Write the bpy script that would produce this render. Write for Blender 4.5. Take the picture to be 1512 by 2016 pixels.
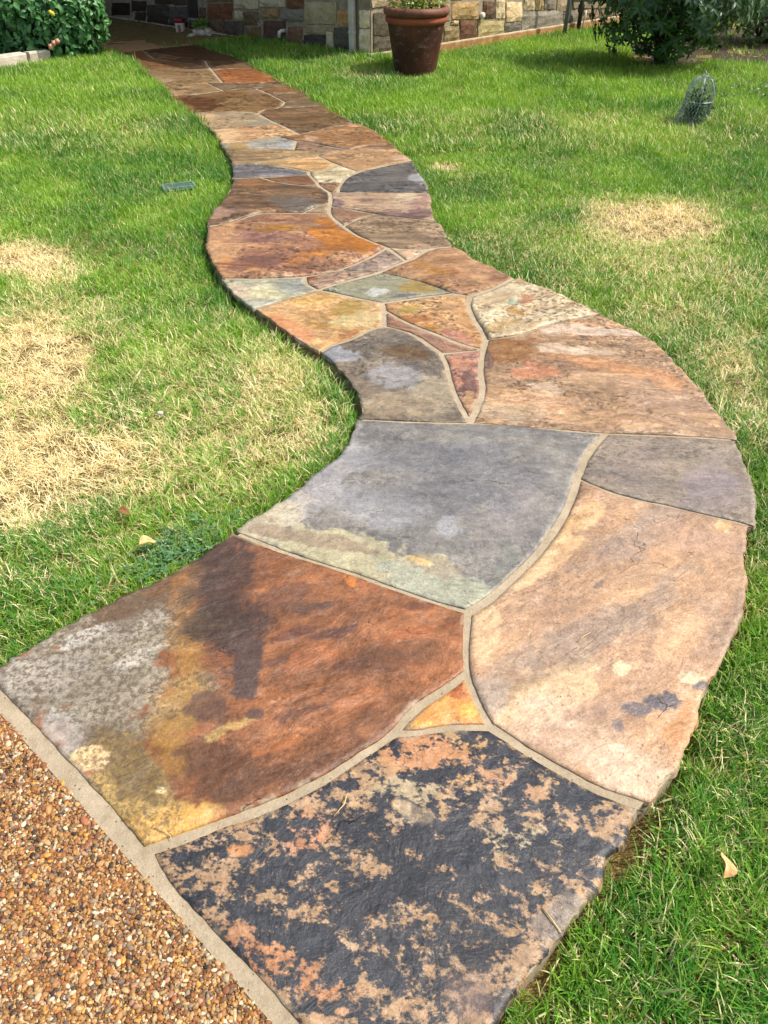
import bpy, bmesh, math, random
import numpy as np
from mathutils import Vector, Matrix, geometry

# ------------------------------------------------------------------ camera, sky, sun, exposure
for o in list(bpy.data.objects):
    bpy.data.objects.remove(o)
scene = bpy.context.scene
COL = scene.collection
FPX, YH, CAMH = 1456.0, -200.0, 1.5
PITCH = math.atan((1008 - YH) / FPX)
cam_data = bpy.data.cameras.new('camera')
cam = bpy.data.objects.new('camera', cam_data)
COL.objects.link(cam)
cam.location = (0, 0, CAMH)
cam.rotation_euler = (math.pi / 2 - PITCH, 0, 0)
cam_data.sensor_fit = 'VERTICAL'
cam_data.sensor_height = 36.0
cam_data.lens = 26.0
cam_data.clip_start = 0.05
cam_data.clip_end = 500
scene.camera = cam

SUN_EL, SUN_AZ = math.radians(56), math.radians(94)     # azimuth clockwise from +Y: sun stands to the right
world = bpy.data.worlds.new('World')
scene.world = world
world.use_nodes = True
wn = world.node_tree
sky = wn.nodes.new('ShaderNodeTexSky')
sky.sky_type = 'NISHITA'
sky.sun_disc = False
sky.sun_elevation = SUN_EL
sky.sun_rotation = SUN_AZ
sky.air_density = 1.0
sky.dust_density = 4.0
sky.ozone_density = 0.3
bg = wn.nodes['Background']
bg.inputs['Strength'].default_value = 0.13
wn.links.new(sky.outputs[0], bg.inputs['Color'])
sun_d = bpy.data.lights.new('sun', 'SUN')
sun_d.energy = 3.7
sun_d.angle = math.radians(0.8)
sun_d.color = (1.0, 0.95, 0.87)
sun = bpy.data.objects.new('sun', sun_d)
COL.objects.link(sun)
sd = Vector((math.sin(SUN_AZ) * math.cos(SUN_EL), math.cos(SUN_AZ) * math.cos(SUN_EL), math.sin(SUN_EL)))
sun.rotation_euler = sd.to_track_quat('Z', 'Y').to_euler()
sun.location = sd * 30
scene.view_settings.view_transform = 'Standard'
scene.view_settings.look = 'None'
scene.view_settings.exposure = 0.55
scene.view_settings.gamma = 1.0
scene.view_settings.use_curve_mapping = False

# ------------------------------------------------------------------ helpers
RNG = np.random.default_rng(7)
random.seed(7)


def at(x, y, z=0.0):
    """ground point (height z) under a pixel of the 1512 x 2016 photograph"""
    u = (x - 756) / FPX
    v = (1008 - y) / FPX
    dy = math.cos(PITCH) + v * math.sin(PITCH)
    dz = -math.sin(PITCH) + v * math.cos(PITCH)
    t = -(CAMH - z) / dz
    return Vector((u * t, dy * t, z))


def ray(x, y):
    u = (x - 756) / FPX
    v = (1008 - y) / FPX
    return Vector((u, math.cos(PITCH) + v * math.sin(PITCH), -math.sin(PITCH) + v * math.cos(PITCH)))


def lin(c):
    c = c.lstrip('#')
    v = [int(c[i:i + 2], 16) / 255 for i in (0, 2, 4)]
    return tuple(a / 12.92 if a <= .04045 else ((a + .055) / 1.055) ** 2.4 for a in v)


def lin4(c):
    return lin(c) + (1.0,)


def _hash(ix, iy, s):
    h = (ix.astype(np.int64) * 374761393 + iy.astype(np.int64) * 668265263 + s * 974634777) & 0x7fffffff
    h = ((h ^ (h >> 13)) * 1274126177) & 0x7fffffff
    h = h ^ (h >> 16)
    return (h & 0xffff) / 65535.0


def vnoise(x, y, s=0):
    ix = np.floor(x); iy = np.floor(y)
    fx = x - ix; fy = y - iy
    fx = fx * fx * fx * (fx * (fx * 6 - 15) + 10)
    fy = fy * fy * fy * (fy * (fy * 6 - 15) + 10)
    a = _hash(ix, iy, s); b = _hash(ix + 1, iy, s); c = _hash(ix, iy + 1, s); d = _hash(ix + 1, iy + 1, s)
    return (a + (b - a) * fx) * (1 - fy) + (c + (d - c) * fx) * fy


def fbm(x, y, s=0, oct=4, gain=.5):
    x = np.asarray(x, float); y = np.asarray(y, float)
    r = 0; a = 1; t = 0
    for k in range(oct):
        r = r + a * vnoise(x * 2 ** k + 17.3 * k, y * 2 ** k - 9.1 * k, s + k)
        t += a; a *= gain
    return r / t            # 0..1


def sstep(a, b, x):
    t = np.clip((x - a) / (b - a), 0, 1)
    return t * t * (3 - 2 * t)


def inpoly(px, py, poly):
    res = np.zeros(px.shape, bool)
    n = len(poly)
    for i in range(n):
        x0, y0 = poly[i][0], poly[i][1]
        x1, y1 = poly[(i + 1) % n][0], poly[(i + 1) % n][1]
        if y0 == y1:
            continue
        c = ((y0 <= py) != (y1 <= py)) & (px < x0 + (py - y0) / (y1 - y0) * (x1 - x0))
        res ^= c
    return res


def dist_lines(px, py, pts, closed=False):
    d = np.full(px.shape, 1e9)
    n = len(pts)
    for i in range(n if closed else n - 1):
        ax, ay = pts[i][0], pts[i][1]
        bx, by = pts[(i + 1) % n][0], pts[(i + 1) % n][1]
        ex, ey = bx - ax, by - ay
        l = ex * ex + ey * ey + 1e-12
        t = np.clip(((px - ax) * ex + (py - ay) * ey) / l, 0, 1)
        d = np.minimum(d, np.hypot(px - ax - ex * t, py - ay - ey * t))
    return d


def tag(o, label=None, cat=None, group=None, kind=None):
    if label: o['label'] = label
    if cat: o['category'] = cat
    if group: o['group'] = group
    if kind: o['kind'] = kind
    return o


def link(o, parent=None):
    COL.objects.link(o)
    if parent is not None:
        o.parent = parent
        o.matrix_parent_inverse = Matrix.Identity(4)
    return o


def empty(name, loc=(0, 0, 0), rz=0.0, label=None, cat=None, group=None, kind=None):
    o = bpy.data.objects.new(name, None)
    o.empty_display_size = .1
    o.location = loc
    o.rotation_euler = (0, 0, rz)
    link(o)
    return tag(o, label, cat, group, kind)


def npmesh(name, V, Fs, mats=None, smooth=False):
    me = bpy.data.meshes.new(name)
    V = [tuple(map(float, v)) for v in V]
    me.from_pydata(V, [], [tuple(map(int, f)) for f in Fs])
    if mats is not None:
        me.materials.append(mats)
    if smooth:
        me.polygons.foreach_set('use_smooth', np.ones(len(me.polygons), bool))
    me.update()
    return me


def bigmesh(name, V, F, mats=None, smooth=False):
    """V (n,3), F (m,k) arrays -> mesh"""
    V = np.asarray(V, np.float32); F = np.asarray(F, np.int32)
    me = bpy.data.meshes.new(name)
    k = F.shape[1]
    me.vertices.add(len(V)); me.vertices.foreach_set('co', V.ravel())
    me.loops.add(F.size); me.loops.foreach_set('vertex_index', F.ravel())
    me.polygons.add(len(F))
    me.polygons.foreach_set('loop_start', np.arange(len(F), dtype=np.int32) * k)
    me.polygons.foreach_set('loop_total', np.full(len(F), k, np.int32))
    if smooth:
        me.polygons.foreach_set('use_smooth', np.ones(len(F), bool))
    me.update(calc_edges=True)
    me.validate()
    if mats is not None:
        me.materials.append(mats)
    return me


def attr(me, name, typ, data, dom='POINT'):
    a = me.attributes.new(name, typ, dom)
    key = {'FLOAT': 'value', 'FLOAT_VECTOR': 'vector', 'FLOAT_COLOR': 'color', 'INT': 'value'}[typ]
    a.data.foreach_set(key, np.asarray(data, np.int32 if typ == 'INT' else np.float32).ravel())


class MB:
    """collects simple shapes for one mesh object"""
    def __init__(s):
        s.v = []; s.f = []

    def add(s, V, F):
        b = len(s.v)
        s.v += [tuple(v) for v in V]
        s.f += [tuple(b + i for i in f) for f in F]
        return s

    def box(s, c, d, rot=None, bev=0.0):
        hx, hy, hz = d[0] / 2, d[1] / 2, d[2] / 2
        if bev <= 0:
            V = [Vector((x * hx, y * hy, z * hz)) for z in (-1, 1) for y in (-1, 1) for x in (-1, 1)]
            F = [(0, 2, 3, 1), (4, 5, 7, 6), (0, 1, 5, 4), (2, 6, 7, 3), (0, 4, 6, 2), (1, 3, 7, 5)]
        else:
            bm = bmesh.new()
            bmesh.ops.create_cube(bm, size=1)
            bmesh.ops.scale(bm, vec=d, verts=bm.verts)
            bmesh.ops.bevel(bm, geom=bm.edges[:], offset=bev, segments=1, affect='EDGES')
            bm.verts.ensure_lookup_table()
            V = [v.co.copy() for v in bm.verts]
            F = [[v.index for v in f.verts] for f in bm.faces]
            bm.free()
        if rot is not None:
            V = [rot @ v for v in V]
        return s.add([v + Vector(c) for v in V], F)

    def tube(s, pts, r, n=8, cap=True):
        pts = [Vector(p) for p in pts]
        rs = r if isinstance(r, (list, tuple)) else [r] * len(pts)
        b = len(s.v)
        up = None
        for i, p in enumerate(pts):
            t = (pts[min(i + 1, len(pts) - 1)] - pts[max(i - 1, 0)]).normalized()
            if up is None:
                up = t.orthogonal().normalized()
            up = (up - t * up.dot(t))
            up = up.normalized() if up.length > 1e-6 else t.orthogonal().normalized()
            w = t.cross(up)
            for k in range(n):
                a = 2 * math.pi * k / n
                s.v.append(tuple(p + (up * math.cos(a) + w * math.sin(a)) * rs[i]))
        for i in range(len(pts) - 1):
            for k in range(n):
                s.f.append((b + i * n + k, b + i * n + (k + 1) % n, b + (i + 1) * n + (k + 1) % n, b + (i + 1) * n + k))
        if cap:
            s.f.append(tuple(b + k for k in range(n))[::-1])
            s.f.append(tuple(b + (len(pts) - 1) * n + k for k in range(n)))
        return s

    def lathe(s, prof, n=40, c=(0, 0, 0), wob=0.0):
        b = len(s.v)
        for i, (r, z) in enumerate(prof):
            for k in range(n):
                a = 2 * math.pi * k / n
                rr = r * (1 + wob * math.sin(3 * a + i))
                s.v.append((c[0] + rr * math.cos(a), c[1] + rr * math.sin(a), c[2] + z))
        for i in range(len(prof) - 1):
            for k in range(n):
                s.f.append((b + i * n + k, b + i * n + (k + 1) % n, b + (i + 1) * n + (k + 1) % n, b + (i + 1) * n + k))
        return s

    def ball(s, c, r, nu=12, nv=8, rot=None, lump=0.0, seed=0):
        b = len(s.v)
        rr = random.Random(seed)
        for j in range(nv + 1):
            th = math.pi * j / nv
            for i in range(nu):
                ph = 2 * math.pi * i / nu
                k = 1 + (rr.uniform(-lump, lump) if 0 < j < nv else 0)
                v = Vector((r[0] * k * math.sin(th) * math.cos(ph), r[1] * k * math.sin(th) * math.sin(ph), r[2] * k * math.cos(th)))
                if rot is not None:
                    v = rot @ v
                s.v.append(tuple(v + Vector(c)))
        for j in range(nv):
            for i in range(nu):
                s.f.append((b + j * nu + i, b + (j + 1) * nu + i, b + (j + 1) * nu + (i + 1) % nu, b + j * nu + (i + 1) % nu))
        return s

    def build(s, name, m, parent=None, smooth=False, loc=None, bevel=0):
        me = npmesh(name, s.v, s.f, m, smooth)
        o = bpy.data.objects.new(name, me)
        link(o, parent)
        if loc is not None:
            o.location = loc
        return o


# ------------------------------------------------------------------ material helpers
class NT:
    def __init__(s, name):
        s.m = bpy.data.materials.new(name)
        s.m.use_nodes = True
        s.t = s.m.node_tree
        s.b = s.t.nodes['Principled BSDF']
        s.out = s.t.nodes['Material Output']

    def n(s, typ, ins=None, **kw):
        nd = s.t.nodes.new('ShaderNode' + typ)
        for k, v in kw.items():
            setattr(nd, k, v)
        if ins:
            for k, v in ins.items():
                s.put(nd.inputs[k], v)
        return nd

    def put(s, sock, v):
        if hasattr(v, 'is_output') or isinstance(v, bpy.types.NodeSocket):
            s.t.links.new(v, sock)
        else:
            sock.default_value = v

    def noise(s, vec, scale, detail=4, rough=.55, dist=0.0, out=0):
        nd = s.n('TexNoise', {'Scale': scale, 'Detail': detail, 'Roughness': rough, 'Distortion': dist})
        if vec is not None:
            s.put(nd.inputs['Vector'], vec)
        return nd.outputs[out]

    def math(s, op, a, b=0.0, clamp=False):
        nd = s.n('Math', operation=op, use_clamp=clamp)
        s.put(nd.inputs[0], a); s.put(nd.inputs[1], b)
        return nd.outputs[0]

    def mr(s, v, a, b, c=0.0, d=1.0, smooth=False):
        nd = s.n('MapRange', interpolation_type='SMOOTHSTEP' if smooth else 'LINEAR')
        for i, q in enumerate((v, a, b, c, d)):
            s.put(nd.inputs[i], q)
        return nd.outputs[0]

    def mix(s, f, a, b, mode='MIX'):
        nd = s.n('Mix', data_type='RGBA', blend_type=mode)
        s.put(nd.inputs[0], f); s.put(nd.inputs[6], a); s.put(nd.inputs[7], b)
        return nd.outputs[2]

    def attr(s, name, typ='GEOMETRY', out='Color'):
        return s.n('Attribute', attribute_name=name, attribute_type=typ).outputs[out]

    def ramp(s, v, stops, interp='LINEAR'):
        nd = s.n('ValToRGB')
        cr = nd.color_ramp
        cr.interpolation = interp
        while len(cr.elements) < len(stops):
            cr.elements.new(.5)
        for e, (p, c) in zip(cr.elements, stops):
            e.position = p; e.color = c if len(c) == 4 else tuple(c) + (1,)
        s.put(nd.inputs[0], v)
        return nd.outputs[0]

    def hsv(s, c, h=.5, sa=1.0, v=1.0):
        nd = s.n('HueSaturation')
        s.put(nd.inputs['Hue'], h); s.put(nd.inputs['Saturation'], sa); s.put(nd.inputs['Value'], v); s.put(nd.inputs['Color'], c)
        return nd.outputs[0]

    def bump(s, h, dist, strength=1.0, normal=None):
        nd = s.n('Bump', {'Distance': dist, 'Strength': strength})
        s.put(nd.inputs['Height'], h)
        if normal is not None:
            s.put(nd.inputs['Normal'], normal)
        return nd.outputs[0]

    def fin(s, col=None, rough=None, normal=None, spec=None, metal=None):
        if col is not None: s.put(s.b.inputs['Base Color'], col)
        if rough is not None: s.put(s.b.inputs['Roughness'], rough)
        if normal is not None: s.put(s.b.inputs['Normal'], normal)
        if spec is not None: s.put(s.b.inputs['Specular IOR Level'], spec)
        if metal is not None: s.put(s.b.inputs['Metallic'], metal)
        return s.m

    def obj(s):
        return s.n('TexCoord').outputs['Object']

    def gen(s):
        return s.n('NewGeometry').outputs['Position']


def simple(name, c1, c2=None, scale=20, rough=.7, bump=.002, bscale=None, metal=0.0, detail=5):
    t = NT(name)
    p = t.gen()
    n = t.noise(p, scale, detail, .6)
    c = t.mix(t.mr(n, .35, .65), lin4(c1), lin4(c2 or c1))
    nb = t.noise(p, bscale or scale * 4, 4, .6)
    return t.fin(c, rough, t.bump(nb, bump), metal=metal)


# flagstone: two painted colour fields, a fractal mask between them, riven relief
def flag_material():
    t = NT('flagstone')
    st = t.attr('st', out='Vector')
    ca = t.attr('cola'); cb = t.attr('colb')
    pa = t.n('Attribute', attribute_name='par')
    lay = pa.outputs['Alpha']                 # how strongly the layers have split
    sx = t.n('SeparateColor'); t.put(sx.inputs[0], pa.outputs['Color'])
    bias, gain, nsc = sx.outputs[0], sx.outputs[1], sx.outputs[2]
    n1 = t.math('ADD', t.math('MULTIPLY', t.noise(st, t.math('MULTIPLY', nsc, 10), 10, .66, .25), .68), t.math('MULTIPLY', t.noise(st, t.math('MULTIPLY', nsc, 37), 8, .68, .2), .32))
    m = t.math('ADD', t.math('MULTIPLY', t.math('SUBTRACT', n1, .5), t.math('MULTIPLY', gain, 10)), bias)
    m = t.math('ADD', m, 0.0, clamp=True)
    c = t.mix(m, ca, cb)
    pos = t.gen()
    # veins of rust and grey running along the bedding
    n2 = t.noise(st, 8, 10, .72, .8)
    c = t.mix(t.mr(n2, .51, .66, 0, .6), c, t.hsv(c, .5, 1.1, .62))
    n3 = t.noise(st, 15, 10, .74, .5)
    c = t.mix(t.mr(n3, .53, .68, 0, .5), c, t.hsv(c, .507, .72, 1.45))
    # split layers: every step its own tone, a dark line where it breaks
    h1 = t.noise(st, 5.5, 9, .6, .7)
    q = t.math('MULTIPLY', h1, 13)
    fl = t.math('FLOOR', q); fr = t.math('FRACT', q)
    wn_ = t.n('TexWhiteNoise', noise_dimensions='2D')
    cx = t.n('CombineXYZ'); t.put(cx.inputs[0], fl)
    sz = t.n('SeparateXYZ'); t.put(sz.inputs[0], st); t.put(cx.inputs[1], sz.outputs[2])
    t.put(wn_.inputs['Vector'], cx.outputs[0])
    tone = t.mr(wn_.outputs['Value'], 0, 1, .74, 1.24)
    c = t.mix(t.math('MULTIPLY', lay, .9), c, t.mix(1.0, c, tone, 'MULTIPLY'))
    broken = t.mr(t.noise(st, 6, 5, .6), .47, .56)
    line = t.math('MULTIPLY', t.mr(fr, 0.0, .09, 1, 0), broken)
    line = t.math('MULTIPLY', line, lay)
    c = t.mix(t.math('MULTIPLY', line, .85), c, t.hsv(c, .495, 1.1, .35))
    edgel = t.math('MULTIPLY', t.math('MULTIPLY', t.mr(fr, .86, .99, 0, 1), broken), lay)
    c = t.mix(t.math('MULTIPLY', edgel, .45), c, t.hsv(c, .505, .8, 1.5))
    # grain, pits and lichen specks
    g0 = t.noise(pos, 32, 7, .72)
    c = t.mix(1.0, c, t.mr(g0, .3, .7, .70, 1.28), 'MULTIPLY')
    g = t.noise(pos, 140, 6, .75)
    c = t.mix(1.0, c, t.mr(g, .3, .7, .68, 1.30), 'MULTIPLY')
    g2 = t.noise(pos, 520, 3, .6)
    c = t.mix(1.0, c, t.mr(g2, .3, .7, .8, 1.18), 'MULTIPLY')
    pit = t.math('MULTIPLY', t.mr(t.noise(pos, 85, 5, .65), .63, .68), t.mr(t.noise(pos, 5, 3), .45, .6))
    c = t.mix(t.math('MULTIPLY', pit, .55), c, (.03, .022, .016, 1))
    fleck = t.math('MULTIPLY', t.mr(t.noise(pos, 62, 8, .78), .47, .56), t.attr('spk', out='Fac'))
    c = t.mix(t.math('MULTIPLY', fleck, .8), c, (.085, .06, .036, 1))
    # thin cracks where layers have split
    nv = t.n('TexNoise', {'Scale': 5.0, 'Detail': 6.0}); t.put(nv.inputs['Vector'], st)
    sc = t.n('VectorMath', operation='SCALE'); t.put(sc.inputs[0], nv.outputs['Color']); sc.inputs['Scale'].default_value = .3
    wv = t.n('VectorMath', operation='ADD')
    t.put(wv.inputs[0], st); t.put(wv.inputs[1], sc.outputs[0])
    vo = t.n('TexVoronoi', {'Scale': 4.2}, feature='DISTANCE_TO_EDGE'); t.put(vo.inputs['Vector'], wv.outputs[0])
    gate = t.mr(t.noise(st, 5, 4, .6), .6, .63)
    crack = t.math('MULTIPLY', t.mr(vo.outputs['Distance'], .0, .008, 1, 0), gate)
    c = t.mix(t.math('MULTIPLY', crack, .6), c, (0.02, .014, .01, 1))
    # relief
    step = t.math('ADD', fl, t.mr(fr, 0, .16, 0, 1, True))
    hh = t.math('ADD', t.math('MULTIPLY', step, t.math('MULTIPLY', lay, .075)), t.math('MULTIPLY', h1, .7))
    b1 = t.bump(hh, .022, .8)
    b2 = t.bump(t.noise(pos, 38, 8, .62), .0045, .6, b1)
    b3 = t.bump(t.math('ADD', crack, t.math('MULTIPLY', pit, .5)), -.004, .7, b2)
    b4 = t.bump(g, .002, .6, b3)
    r = t.mr(t.noise(st, 9, 5), .3, .7, .30, .5)
    return t.fin(c, r, b4, .45)


M_FLAG = flag_material()


def mortar_material():
    t = NT('mortar')
    p = t.gen()
    c = t.mix(t.mr(t.noise(p, 9, 6, .65), .35, .65), lin4('ac9d84'), lin4('94866e'))
    c = t.mix(t.mr(t.noise(p, 40, 6, .7), .5, .7, 0, .6), c, lin4('84745c'))
    c = t.mix(1.0, c, t.mr(t.noise(p, 300, 4, .7), .3, .7, .82, 1.16), 'MULTIPLY')
    v = t.n('TexVoronoi', {'Scale': 75.0}); t.put(v.inputs['Vector'], p)
    hole = t.math('MULTIPLY', t.mr(v.outputs['Distance'], .1, .16, 1, 0), t.mr(t.noise(p, 23, 2), .5, .56))
    c = t.mix(t.math('MULTIPLY', hole, .8), c, lin4('4a3f33'))
    hgt = t.math('SUBTRACT', t.noise(p, 160, 5, .7), hole)
    return t.fin(c, .85, t.bump(t.noise(p, 28, 5), .003, .6, t.bump(hgt, .003, .9)), .3)


M_MORTAR = mortar_material()
M_STONESIDE = simple('stone_core', '7d6a52', '5a4a38', 30, .85, .006, 60)


def soil_material():
    t = NT('soil')
    p = t.gen()
    n = t.noise(p, 14, 6, .65)
    c = t.ramp(n, [(.3, lin('443820')), (.55, lin('635430')), (.75, lin('7f7044'))])
    st = t.noise(p, 150, 5, .75)
    c = t.mix(t.mr(st, .48, .66), c, lin4('b8a468'))
    return t.fin(c, .95, t.bump(t.noise(p, 90, 6, .7), .012, .9), .1)


M_SOIL = soil_material()
M_MULCH = simple('mulch', '4a3224', '2a1c14', 40, .95, .02, 90)


def blade_material():
    t = NT('grass_blade')
    rnd = t.attr('rnd', out='Fac'); hgt = t.attr('hgt', out='Fac')
    dead = t.attr('dead', 'INSTANCER', 'Fac'); tint = t.attr('tint', 'INSTANCER', 'Fac')
    r2 = t.math('FRACT', t.math('ADD', t.math('MULTIPLY', rnd, 7.31), tint))
    g = t.mix(t.math('ADD', t.math('MULTIPLY', tint, .8), t.math('MULTIPLY', r2, .4), clamp=True), (0.03, .18, .018, 1), (.23, .43, .032, 1))
    g = t.mix(t.mr(r2, .8, .97), g, (.34, .47, .07, 1))
    s = t.mix(r2, (.66, .53, .24, 1), (.93, .83, .50, 1))
    isd = t.mr(t.math('SUBTRACT', dead, rnd), -.06, .06)
    c = t.mix(isd, g, s)
    c = t.mix(t.mr(hgt, 0, .3, .4, 0), c, (.46, .43, .2, 1))
    c = t.mix(t.mr(hgt, .85, 1.0, 0, .14), c, s)
    t.fin(c, .42, None, .35)
    tr = t.n('BsdfTranslucent'); t.put(tr.inputs[0], t.hsv(c, .49, 1.1, 1.3))
    ms = t.n('MixShader', {0: .3})
    t.put(ms.inputs[1], t.b.outputs[0]); t.put(ms.inputs[2], tr.outputs[0])
    t.put(t.out.inputs[0], ms.outputs[0])
    return t.m


M_BLADE = blade_material()


def leaf_material(name, dark, light, trans=.22, rough=.38, spec=.5):
    t = NT(name)
    r = t.attr('rnd', out='Fac')
    p = t.gen()
    n = t.noise(p, 3.0, 3)
    f = t.math('ADD', t.math('MULTIPLY', r, .75), t.math('MULTIPLY', n, .35), clamp=True)
    c = t.mix(f, dark + (1,), light + (1,))
    t.fin(c, rough, t.bump(t.noise(p, 120, 3), .0015, .4), spec)
    tr = t.n('BsdfTranslucent'); t.put(tr.inputs[0], t.hsv(c, .48, 1.1, 1.5))
    ms = t.n('MixShader', {0: trans})
    t.put(ms.inputs[1], t.b.outputs[0]); t.put(ms.inputs[2], tr.outputs[0])
    t.put(t.out.inputs[0], ms.outputs[0])
    return t.m


M_LAUREL = leaf_material('laurel_leaf', (.04, .15, .045), (.13, .32, .10), .25, .45)
M_VIBURNUM = leaf_material('viburnum_leaf', (.016, .055, .018), (.06, .135, .045), .15)
M_PALE = leaf_material('pale_leaf', (.045, .10, .04), (.15, .24, .11), .25)
M_HERB = leaf_material('herb_leaf', (.10, .16, .03), (.32, .38, .10), .3)
M_CLOVER = leaf_material('clover_leaf', (.05, .15, .05), (.13, .26, .10), .25)
M_MOSS = leaf_material('moss_leaf', (.10, .22, .03), (.25, .42, .08), .25)
M_BARK = simple('bark', '4a3a2c', '2e241b', 25, .9, .008, 50)


def terracotta(name, a, b, c3, stain):
    t = NT(name)
    p = t.obj()
    n = t.noise(p, 4, 7, .65, .4)
    c = t.ramp(n, [(.3, lin(a)), (.5, lin(b)), (.7, lin(c3))])
    mp = t.n('Mapping'); t.put(mp.inputs[0], p); mp.inputs['Scale'].default_value = (3, 3, 9)
    n2 = t.noise(mp.outputs[0], 2.2, 7, .7)
    c = t.mix(t.mr(n2, .56, .72, 0, stain), c, lin4('8d8078'))
    n3 = t.noise(p, 6, 6, .7)
    c = t.mix(t.mr(n3, .56, .68, 0, .7), c, lin4('2a1512'))
    c = t.mix(1.0, c, t.mr(t.noise(p, 120, 4, .7), .3, .7, .8, 1.2), 'MULTIPLY')
    return t.fin(c, .62, t.bump(t.noise(p, 40, 6, .7), .004, .6), .35)


M_POT = terracotta('aged_terracotta', '32191a', '47251c', '61372a', .7)
M_RIM = terracotta('rim_terracotta', '553428', '6f4635', '80543f', .35)
M_BAND = terracotta('band_terracotta', '7a3c26', '8f4a30', '9a583f', .15)


def wall_stone_material():
    t = NT('wall_stone')
    oi = t.n('ObjectInfo')
    base = oi.outputs['Color']
    p = t.gen()
    n = t.noise(p, 7, 7, .68, .5)
    c = t.mix(t.mr(n, .45, .7, 0, .75), base, t.hsv(base, .485, 1.3, .55))
    n2 = t.noise(p, 11, 6, .65, .3)
    c = t.mix(t.mr(n2, .54, .72, 0, .5), c, t.hsv(base, .51, .6, 1.5))
    c = t.mix(1.0, c, t.mr(t.noise(p, 110, 5, .7), .3, .7, .78, 1.22), 'MULTIPLY')
    h = t.noise(p, 18, 7, .65, .3)
    return t.fin(c, .8, t.bump(t.math('SNAP', h, .08), .02, .6, t.bump(h, .02, .6)), .3)


M_WSTONE = wall_stone_material()
M_WMORTAR = simple('wall_mortar', 'a0947c', '7d725e', 15, .9, .005, 80)
M_LEDGE = simple('foundation_concrete', 'b98a55', '8a6238', 8, .85, .004, 50)
M_LEDGECAP = simple('ledge_cap', 'cfc4a8', 'a59a80', 8, .85, .004, 60)
M_LIME = simple('limestone', 'cfc6b4', 'b4a994', 12, .85, .006, 40)
M_PORCH = simple('porch_aggregate', 'b08c60', '7f6440', 110, .8, .003, 160)
M_ROOF = simple('roof_board', '6a5a48', '5a4c3c', 6, .8, .002)
M_SPOUT = simple('painted_metal', 'c4bfb6', 'aaa59c', 6, .45, .0008, 40)
M_PVCGREY = simple('grey_pvc', '6c7480', '5d6570', 8, .45, .0005)
M_GALV = simple('galvanised_steel', '8a8d88', '6c6f6a', 12, .4, .0008, 60, .6)
M_IRON = simple('dark_iron', '3b3a36', '26251f', 20, .6, .002, 60, .3)
M_WHITE = simple('white_plastic', 'd8d2c4', 'c4bdae', 10, .45, .0005)
M_RED = simple('red_plastic', '8a1c22', '6e1218', 10, .4, .0005)
M_BRASS = simple('brass', 'b08d3a', '8a6c28', 20, .4, .0005, 60, .8)
M_WIRE = simple('galvanised_wire', 'b4bcbc', '8f9797', 30, .4, .0003, 80, .5)
M_GRATE = simple('green_plastic', '6f8c7e', '58756a', 15, .5, .0005)
M_DARK = simple('dark_hole', '15130f', '0c0b09', 10, .9, .001)
M_TURTLE = simple('cast_stone', 'd8ccb8', '8f8474', 22, .85, .006, 45)
M_DRY = simple('dry_leaf', 'd6b47c', 'a8824c', 35, .7, .002, 90)
M_DRYBROWN = simple('brown_leaf', '96683c', '6f4826', 35, .7, .002, 90)
M_STRAW = simple('straw', 'dcc080', 'b8985a', 35, .6, .0006, 200)
M_ROSE = simple('rose_petal', 'e8b49a', 'd88f78', 30, .5, .001, 60)
M_YEL = simple('yellow_petal', 'e8dc50', 'd0c038', 30, .5, .001, 60)

# ------------------------------------------------------------------ baked ground plan (mm, from the traced joints)
OUT = {"LEFT":[[-3361,10845],[-3051,10279],[-2737,9633],[-2459,9027],[-2283,8641],[-2114,8235],[-1906,7771],[-1752,7432],[-1623,7213],[-1461,6860],[-1347,6551],[-1265,6281],[-1206,6115],[-1141,5902],[-1099,5687],[-1058,5448],[-1044,5340],[-1045,5091],[-1066,4830],[-1075,4618],[-1052,4472],[-1029,4300],[-996,4107],[-946,3956],[-889,3821],[-829,3685],[-811,3639],[-687,3429],[-618,3319],[-524,3203],[-416,3053],[-316,2936],[-275,2885],[-227,2808],[-176,2720],[-135,2629],[-112,2537],[-95,2435],[-93,2353],[-104,2257],[-123,2182],[-169,2083],[-248,1970],[-343,1846],[-458,1710],[-560,1581],[-714,1445],[-846,1325],[-925,1237],[-967,1196],[-992,1167]],"BOT":[[-992,1167],[-949,1130],[-713,927],[-593,825],[-483,724],[-469,718],[-448,687],[-349,595],[-241,506],[-146,424],[-47,338],[86,325]],"RIGHT":[[-2502,11581],[-2097,10925],[-1880,10612],[-1600,10136],[-1447,9796],[-1279,9413],[-1108,9027],[-956,8748],[-796,8408],[-679,8067],[-538,7771],[-394,7432],[-252,7136],[-161,6968],[-46,6702],[37,6454],[95,6265],[154,6057],[211,5874],[257,5497],[296,5259],[296,5124],[304,5005],[296,4850],[295,4693],[313,4562],[339,4385],[359,4234],[390,4146],[456,4053],[499,3942],[580,3856],[655,3732],[675,3705],[769,3588],[867,3471],[942,3359],[1004,3258],[1114,3109],[1159,3013],[1212,2834],[1243,2617],[1248,2450],[1260,2318],[1265,2218],[1249,2042],[1222,1923],[1172,1793],[1145,1744],[1073,1594],[1037,1489],[997,1393],[945,1311],[859,1201],[799,1115],[757,1043],[717,988],[673,909],[610,849],[567,819],[549,802],[521,774],[490,735],[455,697],[426,645],[396,614],[366,584],[317,530],[273,490],[235,457],[209,423],[148,366],[86,325]],"TOP":[[-3361,10845],[-3108,11108],[-2871,11298],[-2502,11581]]}
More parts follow.
